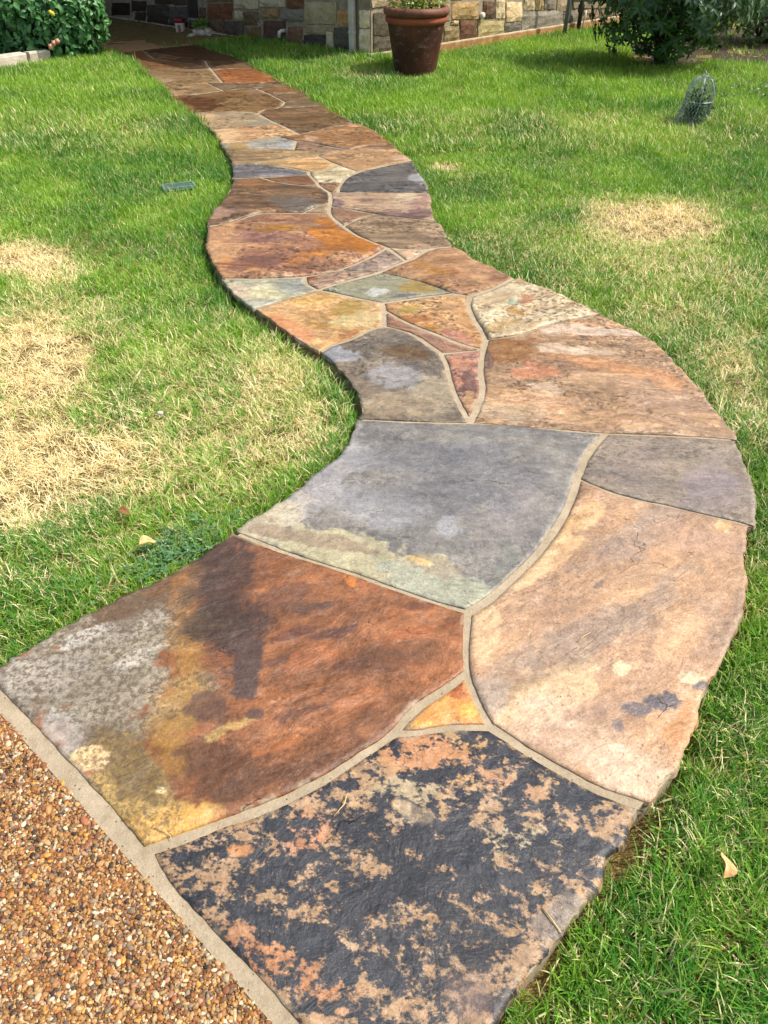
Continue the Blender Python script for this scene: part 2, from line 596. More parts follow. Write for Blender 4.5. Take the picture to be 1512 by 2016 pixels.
STONES = '''-3100 11115 0 -3077 11068 0 -3056 11022 0 -3015 10989 0 -2969 10952 0 -2924 10915 0 -2879 10879 0 -2834 10842 0 -2788 10806 0 -2743 10770 0 -2697 10734 0 -2646 10696 0 -2595 10658 0 -2544 10620 0 -2493 10581 0 -2449 10546 0 -2405 10511 0 -2361 10475 0 -2317 10439 0 -2274 10404 0 -2230 10368 0 -2187 10332 0 -2143 10296 0 -2089 10304 0 -2029 10313 0 -1969 10322 0 -1908 10331 0 -1848 10340 0 -1788 10349 0 -1730 10357 1 -1757 10404 1 -1787 10456 1 -1818 10509 1 -1848 10561 1 -1880 10612 1 -1915 10665 1 -1951 10717 1 -1988 10769 1 -2025 10821 1 -2061 10873 1 -2097 10925 1 -2130 10974 1 -2162 11024 1 -2194 11074 1 -2225 11125 1 -2256 11175 1 -2287 11226 1 -2317 11277 1 -2348 11327 1 -2379 11378 1 -2409 11429 1 -2440 11480 1 -2471 11531 1 -2502 11581 1 -2548 11546 1 -2594 11510 1 -2640 11475 1 -2686 11440 1 -2733 11404 1 -2779 11369 1 -2825 11333 1 -2871 11298 1 -2918 11260 1 -2966 11222 1 -3013 11184 1 -3061 11146 1
-3075 11014 0 -3096 11059 0 -3116 11100 1 -3150 11065 1 -3192 11021 1 -3235 10977 1 -3277 10933 1 -3319 10889 1 -3361 10845 1 -3333 10794 1 -3305 10742 1 -3277 10691 1 -3249 10639 1 -3220 10588 1 -3192 10536 1 -3164 10485 1 -3136 10433 1 -3108 10382 1 -3080 10330 1 -3059 10292 0 -3051 10328 0 -3036 10374 0 -2997 10424 0 -2950 10472 0 -2874 10472 0 -2819 10472 0 -2839 10513 0 -2865 10568 0 -2891 10624 0 -2917 10680 0 -2944 10735 0 -2970 10791 0 -2996 10847 0 -3022 10902 0 -3049 10958 0
-3030 10967 0 -3004 10911 0 -2977 10856 0 -2951 10800 0 -2925 10744 0 -2899 10689 0 -2872 10633 0 -2846 10577 0 -2820 10522 0 -2795 10469 0 -2745 10443 0 -2697 10417 0 -2642 10437 0 -2585 10459 0 -2544 10490 0 -2525 10531 0 -2511 10572 0 -2555 10605 0 -2606 10643 0 -2657 10682 0 -2707 10720 0 -2753 10756 0 -2799 10792 0 -2845 10829 0 -2890 10865 0 -2935 10902 0 -2980 10938 0 -3026 10975 0
-2527 10477 0 -2575 10440 0 -2635 10418 0 -2681 10401 0 -2647 10366 0 -2603 10321 0 -2560 10287 0 -2514 10256 0 -2467 10227 0 -2418 10198 0 -2370 10168 0 -2323 10136 0 -2275 10103 0 -2228 10070 0 -2180 10036 0 -2133 10003 0 -2086 9970 0 -2063 9954 0 -2073 9986 0 -2090 10046 0 -2107 10106 0 -2125 10166 0 -2142 10226 0 -2160 10288 0 -2198 10318 0 -2242 10354 0 -2285 10389 0 -2329 10425 0 -2373 10460 0 -2417 10496 0 -2461 10532 0 -2493 10558 0 -2505 10523 0
-3017 10364 0 -3031 10322 0 -3044 10264 1 -3025 10225 1 -2999 10171 1 -2973 10117 1 -2947 10063 1 -2920 10009 1 -2894 9956 1 -2868 9902 1 -2842 9848 1 -2815 9794 1 -2789 9740 1 -2763 9686 1 -2741 9641 0 -2683 9670 0 -2626 9701 0 -2568 9731 0 -2510 9760 0 -2451 9787 0 -2392 9810 0 -2334 9830 0 -2275 9849 0 -2216 9870 0 -2160 9892 0 -2103 9915 0 -2062 9931 0 -2096 9955 0 -2143 9989 0 -2190 10022 0 -2238 10055 0 -2285 10088 0 -2332 10121 0 -2380 10154 0 -2427 10183 0 -2476 10212 0 -2524 10241 0 -2571 10273 0 -2615 10308 0 -2659 10355 0 -2698 10394 0 -2754 10426 0 -2805 10451 0 -2874 10451 0 -2941 10451 0 -2981 10410 0
-2135 10285 0 -2120 10233 0 -2103 10172 0 -2085 10112 0 -2068 10052 0 -2050 9992 0 -2032 9933 0 -2013 9875 0 -1994 9817 0 -1974 9759 0 -1958 9711 0 -1910 9725 0 -1852 9745 0 -1793 9765 0 -1733 9783 0 -1673 9797 0 -1612 9806 0 -1556 9808 0 -1502 9807 0 -1452 9806 1 -1472 9853 1 -1497 9910 1 -1521 9967 1 -1546 10024 1 -1572 10081 1 -1600 10136 1 -1630 10191 1 -1662 10245 1 -1695 10298 1 -1724 10346 0 -1786 10337 0 -1847 10328 0 -1907 10319 0 -1967 10310 0 -2027 10301 0 -2087 10292 0
-1952 9691 0 -1937 9646 0 -1918 9590 0 -1900 9535 0 -1881 9479 0 -1863 9424 0 -1845 9369 0 -1826 9313 0 -1808 9258 0 -1789 9203 0 -1771 9147 0 -1753 9092 0 -1734 9036 0 -1716 8981 0 -1699 8931 0 -1651 8927 0 -1593 8921 0 -1536 8915 0 -1479 8910 0 -1425 8902 0 -1373 8895 0 -1325 8896 0 -1270 8916 0 -1218 8952 0 -1167 8995 0 -1112 9036 1 -1132 9082 1 -1156 9137 1 -1181 9192 1 -1205 9247 1 -1230 9302 1 -1254 9357 1 -1279 9413 1 -1303 9467 1 -1327 9522 1 -1351 9577 1 -1375 9631 1 -1399 9686 1 -1423 9741 1 -1443 9785 0 -1502 9786 0 -1556 9787 0 -1610 9785 0 -1669 9777 0 -1728 9763 0 -1786 9745 0 -1845 9725 0 -1904 9705 0
-2444 9771 0 -2503 9745 0 -2560 9716 0 -2618 9685 0 -2675 9655 0 -2733 9625 1 -2712 9578 1 -2686 9522 1 -2661 9467 1 -2636 9412 1 -2611 9357 1 -2585 9302 1 -2560 9247 1 -2535 9192 1 -2510 9137 1 -2485 9082 1 -2459 9027 1 -2434 8972 1 -2409 8917 1 -2383 8862 1 -2358 8807 1 -2333 8752 1 -2308 8697 1 -2283 8641 1 -2259 8583 1 -2234 8525 1 -2210 8467 1 -2186 8409 1 -2162 8351 1 -2138 8293 1 -2119 8245 0 -2063 8258 0 -2008 8270 0 -1955 8284 0 -1906 8304 0 -1856 8333 0 -1808 8369 0 -1759 8405 0 -1717 8434 0 -1674 8464 0 -1639 8488 0 -1664 8529 0 -1694 8580 0 -1723 8630 0 -1753 8680 0 -1783 8730 0 -1813 8780 0 -1843 8830 0 -1880 8892 0 -1814 8908 0 -1763 8920 0 -1724 8929 0 -1739 8974 0 -1757 9029 0 -1775 9084 0 -1794 9140 0 -1812 9195 0 -1831 9250 0 -1849 9306 0 -1867 9361 0 -1886 9417 0 -1904 9472 0 -1923 9527 0 -1941 9583 0 -1959 9638 0 -1978 9693 0 -1997 9751 0 -2016 9809 0 -2036 9868 0 -2052 9916 0 -2097 9899 0 -2153 9876 0 -2210 9854 0 -2269 9833 0 -2328 9813 0 -2386 9793 0
-1708 8912 0 -1758 8903 0 -1809 8889 0 -1847 8879 0 -1825 8841 0 -1795 8791 0 -1765 8741 0 -1735 8690 0 -1705 8640 0 -1676 8590 0 -1646 8540 0 -1623 8502 0 -1591 8530 0 -1549 8568 0 -1501 8599 0 -1440 8613 0 -1376 8616 0 -1316 8626 0 -1265 8649 0 -1214 8678 0 -1160 8705 0 -1093 8726 0 -1026 8743 0 -962 8759 1 -986 8804 1 -1017 8860 1 -1047 8915 1 -1077 8971 1 -1103 9017 0 -1154 8979 0 -1206 8935 0 -1260 8897 0 -1321 8875 0 -1374 8874 0 -1428 8882 0 -1481 8889 0 -1539 8897 0 -1596 8906 0 -1653 8912 0
-1152 8684 0 -1204 8660 0 -1256 8633 0 -1297 8611 0 -1272 8569 0 -1239 8518 0 -1207 8467 0 -1175 8415 0 -1146 8369 0 -1094 8377 0 -1035 8385 0 -976 8393 0 -916 8402 0 -857 8410 0 -801 8418 1 -823 8465 1 -849 8522 1 -876 8578 1 -903 8635 1 -929 8692 1 -951 8738 0 -1021 8721 0 -1087 8705 0
-1136 8350 0 -1113 8306 0 -1085 8249 0 -1056 8192 0 -1027 8134 0 -998 8077 0 -969 8020 0 -943 7968 0 -899 7986 0 -845 8008 0 -790 8030 0 -736 8052 0 -682 8074 1 -699 8124 1 -718 8181 1 -738 8238 1 -757 8295 1 -776 8351 1 -793 8398 0 -854 8390 0 -913 8381 0 -973 8373 0 -1032 8364 0 -1091 8356 0
-1896 8283 0 -1948 8263 0 -2003 8248 0 -2058 8237 0 -2110 8224 1 -2088 8177 1 -2062 8119 1 -2036 8061 1 -2010 8003 1 -1984 7945 1 -1958 7887 1 -1932 7829 1 -1906 7771 1 -1881 7714 1 -1855 7658 1 -1829 7601 1 -1803 7545 1 -1778 7488 1 -1757 7443 0 -1701 7466 0 -1646 7490 0 -1590 7512 0 -1533 7532 0 -1477 7550 0 -1419 7567 0 -1360 7579 0 -1303 7578 0 -1247 7568 0 -1191 7548 0 -1149 7511 0 -1138 7549 0 -1110 7618 0 -1061 7660 0 -1010 7692 0 -993 7742 0 -977 7796 0 -969 7849 0 -966 7903 0 -963 7957 0 -989 8010 0 -1017 8068 0 -1045 8126 0 -1073 8183 0 -1101 8240 0 -1131 8297 0 -1162 8352 0 -1193 8404 0 -1225 8456 0 -1257 8507 0 -1290 8558 0 -1319 8603 0 -1375 8598 0 -1437 8593 0 -1492 8578 0 -1535 8550 0 -1576 8513 0 -1618 8476 0 -1661 8445 0 -1704 8416 0 -1746 8387 0 -1795 8351 0 -1843 8315 0
-676 8061 0 -731 8038 0 -785 8017 0 -839 7995 0 -894 7973 0 -939 7955 0 -942 7902 0 -945 7846 0 -953 7791 0 -970 7734 0 -984 7695 0 -930 7703 0 -858 7714 0 -794 7726 0 -731 7739 0 -667 7752 0 -604 7766 0 -542 7779 1 -567 7830 1 -595 7889 1 -623 7949 1 -651 8008 1
-990 7676 0 -1047 7640 0 -1090 7604 0 -1115 7542 0 -1130 7473 0 -1107 7428 0 -1081 7378 0 -1055 7327 0 -1029 7278 0 -1002 7228 0 -974 7180 0 -938 7123 0 -901 7066 0 -870 7016 0 -839 6966 0 -809 6915 0 -779 6865 0 -749 6814 0 -718 6764 0 -695 6725 0 -666 6752 0 -626 6788 0 -587 6824 0 -541 6863 0 -494 6901 0 -448 6939 0 -403 6978 0 -362 7020 0 -327 7059 0 -294 7101 0 -258 7147 1 -281 7195 1 -310 7254 1 -339 7313 1 -367 7372 1 -394 7432 1 -419 7488 1 -444 7544 1 -467 7601 1 -491 7658 1 -515 7714 1 -535 7763 0 -600 7749 0 -664 7735 0 -727 7721 0 -791 7708 0 -855 7697 0 -927 7686 0
-1525 7509 0 -1581 7490 0 -1637 7467 0 -1692 7444 0 -1746 7421 1 -1719 7377 1 -1686 7323 1 -1654 7268 1 -1623 7213 1 -1593 7155 1 -1566 7097 1 -1539 7038 1 -1513 6978 1 -1487 6919 1 -1464 6867 0 -1418 6895 0 -1371 6923 0 -1323 6948 0 -1263 6969 0 -1202 6984 0 -1140 6997 0 -1079 7012 0 -1024 7030 0 -969 7049 0 -926 7064 0 -957 7111 0 -993 7168 0 -1022 7217 0 -1049 7267 0 -1076 7317 0 -1102 7367 0 -1127 7417 0 -1153 7467 0 -1168 7496 0 -1204 7526 0 -1254 7544 0 -1305 7554 0 -1358 7555 0 -1413 7544 0 -1469 7527 0
-713 6712 0 -738 6752 0 -768 6803 0 -799 6853 0 -829 6903 0 -860 6954 0 -890 7004 0 -917 7050 0 -964 7034 0 -1019 7015 0 -1075 6997 0 -1136 6981 0 -1198 6968 0 -1259 6954 0 -1316 6933 0 -1364 6909 0 -1410 6881 0 -1458 6852 1 -1438 6798 1 -1414 6737 1 -1391 6675 1 -1369 6613 1 -1347 6551 1 -1332 6503 1 -1318 6455 1 -1307 6417 0 -1255 6423 0 -1207 6432 0 -1144 6459 0 -1085 6495 0 -1044 6525 0 -1004 6558 0 -961 6587 0 -914 6609 0 -867 6628 0 -812 6656 0 -758 6687 0
-247 7125 0 -277 7087 0 -310 7045 0 -345 7004 0 -388 6962 0 -433 6922 0 -480 6884 0 -527 6846 0 -572 6807 0 -610 6770 0 -649 6733 0 -691 6698 0 -745 6665 0 -801 6636 0 -844 6615 0 -804 6581 0 -752 6537 0 -703 6495 0 -666 6487 0 -614 6464 0 -567 6431 0 -523 6395 0 -478 6362 0 -425 6328 0 -371 6294 0 -317 6261 0 -268 6231 0 -229 6264 0 -185 6303 0 -139 6339 0 -87 6367 0 -16 6383 0 55 6393 1 37 6454 1 17 6516 1 -3 6579 1 -24 6641 1 -46 6702 1 -67 6756 1 -89 6810 1 -112 6863 1 -135 6916 1 -161 6968 1 -190 7024 1 -221 7080 1
-863 6605 0 -905 6588 0 -950 6568 0 -991 6540 0 -1030 6507 0 -1073 6476 0 -1134 6439 0 -1200 6411 0 -1251 6401 0 -1300 6396 1 -1284 6344 1 -1268 6291 0 -1208 6280 0 -1153 6269 0 -1098 6259 0 -1043 6251 0 -987 6244 0 -931 6239 0 -874 6235 0 -817 6232 0 -760 6229 0 -715 6226 0 -716 6269 0 -716 6323 0 -717 6377 0 -717 6432 0 -718 6483 0 -765 6522 0 -817 6566 0
-672 6469 0 -696 6474 0 -695 6432 0 -694 6378 0 -694 6324 0 -693 6269 0 -693 6223 0 -642 6212 0 -581 6199 0 -521 6186 0 -461 6173 0 -405 6161 0 -363 6183 0 -318 6206 0 -289 6221 0 -327 6245 0 -381 6278 0 -435 6311 0 -489 6346 0 -535 6380 0 -579 6416 0 -624 6447 0
-237 6234 0 -209 6238 0 -148 6245 0 -88 6253 0 -27 6261 0 33 6268 0 92 6275 1 77 6325 1 61 6376 0 -13 6366 0 -81 6350 0 -129 6325 0 -174 6290 0 -218 6251 0
-1046 6231 0 -1101 6240 0 -1157 6250 0 -1212 6261 0 -1261 6270 1 -1245 6226 1 -1225 6171 1 -1206 6116 1 -1188 6062 1 -1171 6009 1 -1154 5956 1 -1141 5902 1 -1127 5829 0 -1068 5829 0 -1012 5830 0 -959 5830 0 -919 5858 0 -875 5887 0 -816 5919 0 -755 5946 0 -694 5973 0 -631 5997 0 -570 6021 0 -514 6051 0 -478 6083 0 -445 6120 0 -422 6145 0 -465 6155 0 -525 6169 0 -585 6183 0 -645 6195 0 -705 6206 0 -761 6212 0 -818 6216 0 -875 6219 0 -932 6221 0 -989 6225 0
98 6255 0 35 6249 0 -27 6246 0 -89 6243 0 -150 6237 0 -208 6227 0 -265 6210 0 -310 6191 0 -355 6169 0 -396 6143 0 -433 6110 0 -467 6073 0 -495 6042 0 -468 6001 0 -436 5953 0 -405 5905 0 -372 5858 0 -338 5812 0 -298 5762 0 -256 5713 0 -212 5665 0 -179 5627 0 -149 5654 0 -111 5689 0 -71 5723 0 -24 5762 0 24 5799 0 76 5831 0 140 5861 0 207 5887 1 192 5935 1 173 5996 1 154 6057 1 139 6109 1 125 6161 1 110 6213 1
-512 6030 0 -565 6007 0 -625 5980 0 -685 5953 0 -746 5927 0 -807 5900 0 -864 5869 0 -907 5841 0 -933 5823 0 -896 5810 0 -839 5792 0 -782 5772 0 -726 5749 0 -677 5722 0 -629 5692 0 -583 5661 0 -539 5633 0 -483 5647 0 -431 5669 0 -401 5706 0 -378 5757 0 -358 5804 0 -388 5847 0 -420 5895 0 -452 5942 0 -485 5990 0
-957 5809 0 -1012 5812 0 -1068 5810 0 -1123 5808 1 -1112 5753 1 -1099 5687 1 -1088 5627 1 -1078 5567 1 -1068 5507 1 -1060 5459 0 -997 5468 0 -935 5478 0 -872 5488 0 -809 5498 0 -746 5508 0 -692 5517 0 -638 5526 0 -583 5535 0 -542 5542 0 -555 5618 0 -594 5644 0 -641 5674 0 -687 5704 0 -736 5730 0 -789 5755 0 -845 5778 0 -901 5797 0
-527 5616 0 -513 5537 0 -496 5479 0 -473 5421 0 -451 5367 0 -404 5365 0 -346 5362 0 -300 5361 0 -291 5415 0 -272 5469 0 -246 5519 0 -217 5567 0 -192 5611 0 -228 5652 0 -270 5701 0 -312 5750 0 -344 5787 0 -361 5750 0 -384 5696 0 -419 5653 0 -477 5629 0
212 5860 0 151 5836 0 89 5807 0 40 5776 0 -8 5740 0 -54 5702 0 -94 5670 0 -133 5636 0 -167 5601 0 -199 5557 0 -227 5510 0 -249 5460 0 -265 5408 0 -275 5348 0 -287 5280 0 -290 5211 0 -290 5150 0 -243 5148 0 -183 5147 0 -123 5145 0 -63 5144 0 -3 5142 0 57 5140 0 117 5139 0 176 5137 0 236 5135 0 296 5134 1 297 5191 1 296 5259 1 289 5318 1 279 5378 1 267 5437 1 257 5497 1 248 5559 1 240 5622 1 232 5685 1 225 5748 1 218 5811 1
-475 5354 0 -495 5412 0 -517 5470 0 -536 5521 0 -579 5513 0 -634 5504 0 -688 5495 0 -743 5486 0 -806 5476 0 -847 5469 0 -818 5445 0 -770 5407 0 -720 5372 0 -666 5341 0 -611 5318 0 -557 5305 0 -499 5298 0 -459 5293 0
-445 5347 0 -429 5286 0 -407 5238 0 -380 5192 0 -354 5147 0 -317 5149 0 -317 5212 0 -314 5283 0 -304 5342 0 -347 5343 0 -405 5346 0
-377 5133 0 -398 5181 0 -425 5227 0 -452 5273 0 -501 5279 0 -560 5286 0 -617 5299 0 -675 5324 0 -730 5356 0 -782 5392 0 -830 5430 0 -872 5465 0 -931 5456 0 -994 5446 0 -1056 5437 1 -1050 5394 1 -1044 5340 1 -1041 5278 1 -1041 5216 1 -1042 5153 1 -1045 5091 1 -1049 5026 1 -1055 4961 1 -1061 4895 1 -1066 4830 1 -1070 4777 1 -1074 4724 1 -1077 4671 1 -1075 4618 1 -1065 4545 1 -1054 4485 0 -1009 4509 0 -960 4534 0 -916 4563 0 -880 4599 0 -848 4644 0 -813 4687 0 -769 4719 0 -702 4732 0 -629 4729 0 -558 4724 0 -507 4724 0 -481 4767 0 -449 4816 0 -401 4873 0 -359 4920 0 -360 4989 0 -364 5063 0
-349 5128 0 -340 5065 0 -332 4990 0 -332 4922 0 -331 4855 0 -277 4830 0 -214 4799 0 -157 4766 0 -102 4732 0 -46 4702 0 3 4682 0 54 4663 0 106 4646 0 158 4627 0 211 4608 0 264 4590 0 311 4573 1 303 4628 1 295 4693 1 293 4746 1 295 4798 1 296 4850 1 299 4902 1 303 4954 1 304 5005 1 301 5065 1 297 5114 0 236 5116 0 176 5119 0 116 5122 0 56 5125 0 -4 5128 0 -64 5131 0 -124 5133 0 -184 5133 0 -244 5133 0 -303 5131 0
-358 4850 0 -359 4894 0 -388 4861 0 -435 4805 0 -466 4757 0 -486 4724 0 -449 4724 0 -395 4724 0 -354 4724 0 -356 4781 0
-331 4833 0 -331 4781 0 -327 4715 0 -311 4659 0 -290 4604 0 -261 4541 0 -239 4497 0 -224 4521 0 -196 4565 0 -165 4606 0 -112 4656 0 -68 4692 0 -111 4718 0 -167 4751 0 -223 4782 0 -285 4812 0
-228 4475 0 -206 4432 0 -182 4385 0 -157 4341 0 -125 4297 0 -89 4255 0 -50 4214 0 -11 4174 0 32 4127 0 72 4122 0 126 4114 0 179 4109 0 231 4113 0 287 4132 0 337 4148 0 386 4159 1 374 4190 1 359 4234 1 350 4284 1 345 4335 1 339 4385 1 331 4444 1 322 4503 1 315 4552 0 257 4572 0 205 4590 0 152 4609 0 99 4627 0 48 4646 0 -3 4665 0 -48 4682 0 -99 4640 0 -150 4592 0 -179 4553 0 -206 4510 0
-315 4594 0 -335 4651 0 -351 4700 0 -395 4700 0 -449 4700 0 -504 4700 0 -559 4700 0 -630 4705 0 -700 4708 0 -760 4696 0 -796 4670 0 -829 4629 0 -862 4584 0 -901 4544 0 -948 4513 0 -997 4487 0 -1050 4460 1 -1044 4415 1 -1037 4358 1 -1029 4300 1 -1019 4236 1 -1009 4171 1 -996 4107 1 -981 4056 1 -964 4006 1 -946 3956 1 -918 3888 1 -889 3821 1 -859 3753 1 -834 3697 0 -761 3697 0 -694 3696 0 -628 3696 0 -562 3700 0 -512 3706 0 -462 3712 0 -415 3723 0 -354 3745 0 -296 3774 0 -242 3809 0 -193 3853 0 -148 3903 0 -106 3956 0 -66 4012 0 -30 4070 0 1 4120 0 -31 4155 0 -70 4196 0 -109 4237 0 -146 4280 0 -179 4327 0 -206 4372 0 -231 4419 0 -254 4466 0 -286 4529 0
36 4115 0 53 4083 0 76 4037 0 103 3982 0 121 3945 0 145 3968 0 179 4018 0 214 4070 0 233 4102 0 179 4098 0 124 4102 0 70 4111 0
52 4025 0 29 4071 0 15 4097 0 -9 4058 0 -46 3999 0 -87 3942 0 -131 3890 0 -179 3840 0 -214 3804 0 -177 3798 0 -121 3790 0 -71 3784 0 -32 3781 0 15 3831 0 61 3881 0 101 3924 0 79 3970 0
399 4135 0 343 4121 0 296 4110 0 235 4052 0 201 4002 0 166 3950 0 127 3912 0 80 3864 0 35 3813 0 -7 3768 0 29 3746 0 79 3718 0 128 3689 0 175 3657 0 217 3624 0 258 3590 0 296 3553 0 333 3512 0 416 3484 0 456 3514 0 499 3546 0 539 3579 0 582 3622 0 623 3668 0 667 3716 1 655 3732 1 618 3794 1 580 3856 1 538 3898 1 499 3942 1 477 3997 1 456 4053 1 425 4101 1
-225 3791 0 -288 3760 0 -347 3730 0 -399 3704 0 -392 3665 0 -380 3621 0 -353 3584 0 -330 3558 0 -287 3595 0 -235 3637 0 -184 3675 0 -133 3712 0 -81 3748 0 -51 3768 0 -72 3770 0 -123 3775 0 -180 3784 0
-559 3676 0 -627 3672 0 -694 3672 0 -762 3673 0 -824 3673 1 -811 3639 1 -784 3585 1 -753 3532 1 -720 3481 1 -687 3429 1 -652 3374 1 -621 3324 0 -582 3356 0 -542 3387 0 -502 3419 0 -461 3451 0 -421 3482 0 -377 3514 0 -342 3540 0 -369 3571 0 -398 3612 0 -413 3660 0 -419 3698 0 -459 3691 0 -509 3683 0
-11 3763 0 -65 3725 0 -117 3690 0 -168 3653 0 -218 3616 0 -269 3574 0 -305 3544 0 -299 3541 0 -247 3517 0 -197 3489 0 -148 3462 0 -101 3440 0 -53 3419 0 -9 3399 0 45 3418 0 103 3439 0 162 3459 0 221 3476 0 280 3492 0 330 3506 0 292 3548 0 253 3585 0 213 3619 0 171 3652 0 124 3684 0 76 3713 0 26 3741 0
557 3559 0 516 3524 0 472 3492 0 435 3464 0 426 3418 0 419 3370 0 420 3315 0 425 3260 0 437 3191 0 450 3122 0 458 3061 0 464 3009 0 500 3020 0 550 3037 0 599 3056 0 656 3087 0 710 3123 0 767 3157 0 824 3186 0 884 3212 0 943 3237 0 1001 3263 1 973 3308 1 942 3359 1 905 3416 1 867 3471 1 836 3511 1 802 3549 1 769 3588 1 722 3646 1 684 3694 0 644 3650 0 602 3603 0
-534 3377 0 -574 3346 0 -613 3314 1 -571 3262 1 -524 3203 1 -488 3153 1 -453 3103 1 -416 3053 1 -383 3014 1 -349 2975 1 -316 2936 1 -282 2894 0 -243 2946 0 -195 2986 0 -146 3022 0 -98 3078 0 -43 3129 0 -13 3141 0 -12 3193 0 -11 3250 0 -13 3307 0 -24 3383 0 -62 3400 0 -110 3421 0 -157 3443 0 -208 3471 0 -257 3499 0 -307 3522 0 -332 3531 0 -369 3504 0 -413 3472 0 -454 3441 0 -494 3409 0
169 3439 0 110 3419 0 52 3399 0 6 3382 0 16 3307 0 48 3265 0 85 3215 0 125 3169 0 171 3125 0 220 3084 0 270 3041 0 314 2998 0 359 2960 0 420 2926 0 428 2956 0 436 3000 0 432 3057 0 422 3117 0 408 3186 0 396 3256 0 391 3313 0 391 3371 0 398 3423 0 405 3465 0 341 3487 0 285 3472 0 227 3456 0
16 3270 0 16 3250 0 16 3192 0 16 3141 0 66 3114 0 122 3077 0 166 3025 0 202 2968 0 230 2924 0 253 2884 0 306 2894 0 367 2906 0 400 2912 0 346 2941 0 299 2982 0 255 3025 0 206 3067 0 156 3108 0 108 3153 0 67 3201 0 30 3251 0
0 3122 0 -32 3109 0 -53 3094 0 -72 3074 0 -90 3051 0 -110 3027 0 -131 3005 0 -156 2985 0 -182 2968 0 -206 2950 0 -227 2930 0 -247 2905 0 -269 2874 1 -259 2859 1 -243 2833 1 -227 2808 1 -209 2779 1 -192 2750 1 -176 2720 1 -161 2690 1 -147 2660 1 -135 2629 1 -126 2599 1 -119 2568 1 -112 2537 1 -105 2504 1 -99 2470 1 -95 2436 1 -94 2408 1 -94 2380 1 -93 2360 0 -64 2358 0 -35 2355 0 -6 2352 0 23 2350 0 52 2347 0 80 2345 0 109 2343 0 138 2341 0 167 2339 0 197 2338 0 228 2337 0 259 2337 0 290 2336 0 307 2336 0 303 2355 0 296 2385 0 289 2414 0 283 2444 0 277 2474 0 272 2505 0 268 2536 0 264 2566 0 261 2597 0 258 2628 0 255 2659 0 254 2687 0 253 2715 0 251 2743 0 249 2771 0 245 2804 0 240 2838 0 234 2869 0 218 2897 0 200 2926 0 182 2955 0 164 2983 0 146 3011 0 127 3037 0 106 3059 0 82 3078 0 54 3093 0 25 3108 0
604 3046 0 574 3033 0 544 3023 0 513 3013 0 483 3003 0 465 2998 0 458 2965 0 451 2935 0 444 2905 0 438 2876 0 433 2846 0 427 2816 0 423 2787 0 418 2757 0 415 2728 0 413 2696 0 412 2663 0 411 2631 0 409 2597 0 405 2564 0 399 2535 0 392 2506 0 384 2478 0 375 2450 0 366 2418 0 356 2387 0 345 2355 0 338 2333 0 352 2331 0 382 2327 0 412 2323 0 442 2319 0 472 2315 0 502 2311 0 532 2306 0 562 2302 0 592 2298 0 622 2294 0 652 2289 0 682 2284 0 714 2279 0 745 2274 0 777 2269 0 808 2264 0 838 2261 0 868 2259 0 898 2257 0 929 2255 0 959 2254 0 990 2252 0 1020 2250 0 1051 2248 0 1081 2245 0 1112 2242 0 1143 2239 0 1173 2235 0 1204 2232 0 1235 2228 0 1264 2225 1 1263 2251 1 1262 2285 1 1260 2318 1 1257 2351 1 1254 2384 1 1251 2417 1 1248 2450 1 1247 2478 1 1246 2506 1 1246 2533 1 1245 2561 1 1245 2589 1 1243 2617 1 1240 2648 1 1237 2679 1 1233 2711 1 1229 2742 1 1224 2773 1 1218 2804 1 1212 2834 1 1205 2865 1 1197 2895 1 1189 2925 1 1180 2955 1 1170 2984 1 1159 3013 1 1149 3038 1 1138 3062 1 1126 3086 1 1114 3109 1 1098 3135 1 1080 3160 1 1061 3185 1 1042 3209 1 1023 3233 1 1008 3253 0 980 3241 0 954 3230 0 927 3219 0 901 3208 0 875 3196 0 849 3185 0 823 3173 0 797 3161 0 772 3148 0 748 3134 0 724 3119 0 701 3103 0 677 3088 0 654 3072 0 629 3058 0
259 2866 0 263 2841 0 269 2808 0 273 2773 0 275 2745 0 277 2716 0 278 2688 0 279 2660 0 282 2630 0 285 2599 0 288 2569 0 292 2539 0 296 2508 0 301 2478 0 306 2449 0 313 2420 0 319 2390 0 322 2378 0 328 2396 0 338 2427 0 348 2458 0 356 2486 0 364 2514 0 371 2541 0 377 2569 0 380 2600 0 382 2632 0 383 2664 0 384 2697 0 386 2730 0 390 2761 0 395 2791 0 400 2821 0 405 2851 0 411 2881 0 413 2895 0 401 2893 0 371 2887 0 340 2881 0 309 2875 0 278 2870 0
1049 2234 0 1019 2236 0 989 2238 0 958 2240 0 928 2242 0 898 2244 0 867 2246 0 837 2248 0 818 2249 0 798 2223 0 779 2197 0 760 2170 0 742 2144 0 728 2119 0 715 2093 0 702 2066 0 690 2039 0 678 2011 0 666 1986 0 681 1973 0 706 1951 0 730 1930 0 756 1912 0 783 1896 0 811 1883 0 840 1872 0 870 1861 0 901 1851 0 931 1840 0 960 1828 0 989 1816 0 1017 1803 0 1045 1791 0 1070 1780 0 1096 1769 0 1122 1759 0 1148 1749 1 1159 1768 1 1172 1793 1 1184 1818 1 1195 1844 1 1205 1870 1 1214 1897 1 1222 1923 1 1230 1953 1 1237 1982 1 1244 2012 1 1249 2042 1 1253 2071 1 1256 2100 1 1259 2130 1 1260 2159 1 1262 2188 1 1264 2211 0 1233 2214 0 1203 2217 0 1172 2221 0 1141 2224 0 1111 2228 0 1080 2231 0
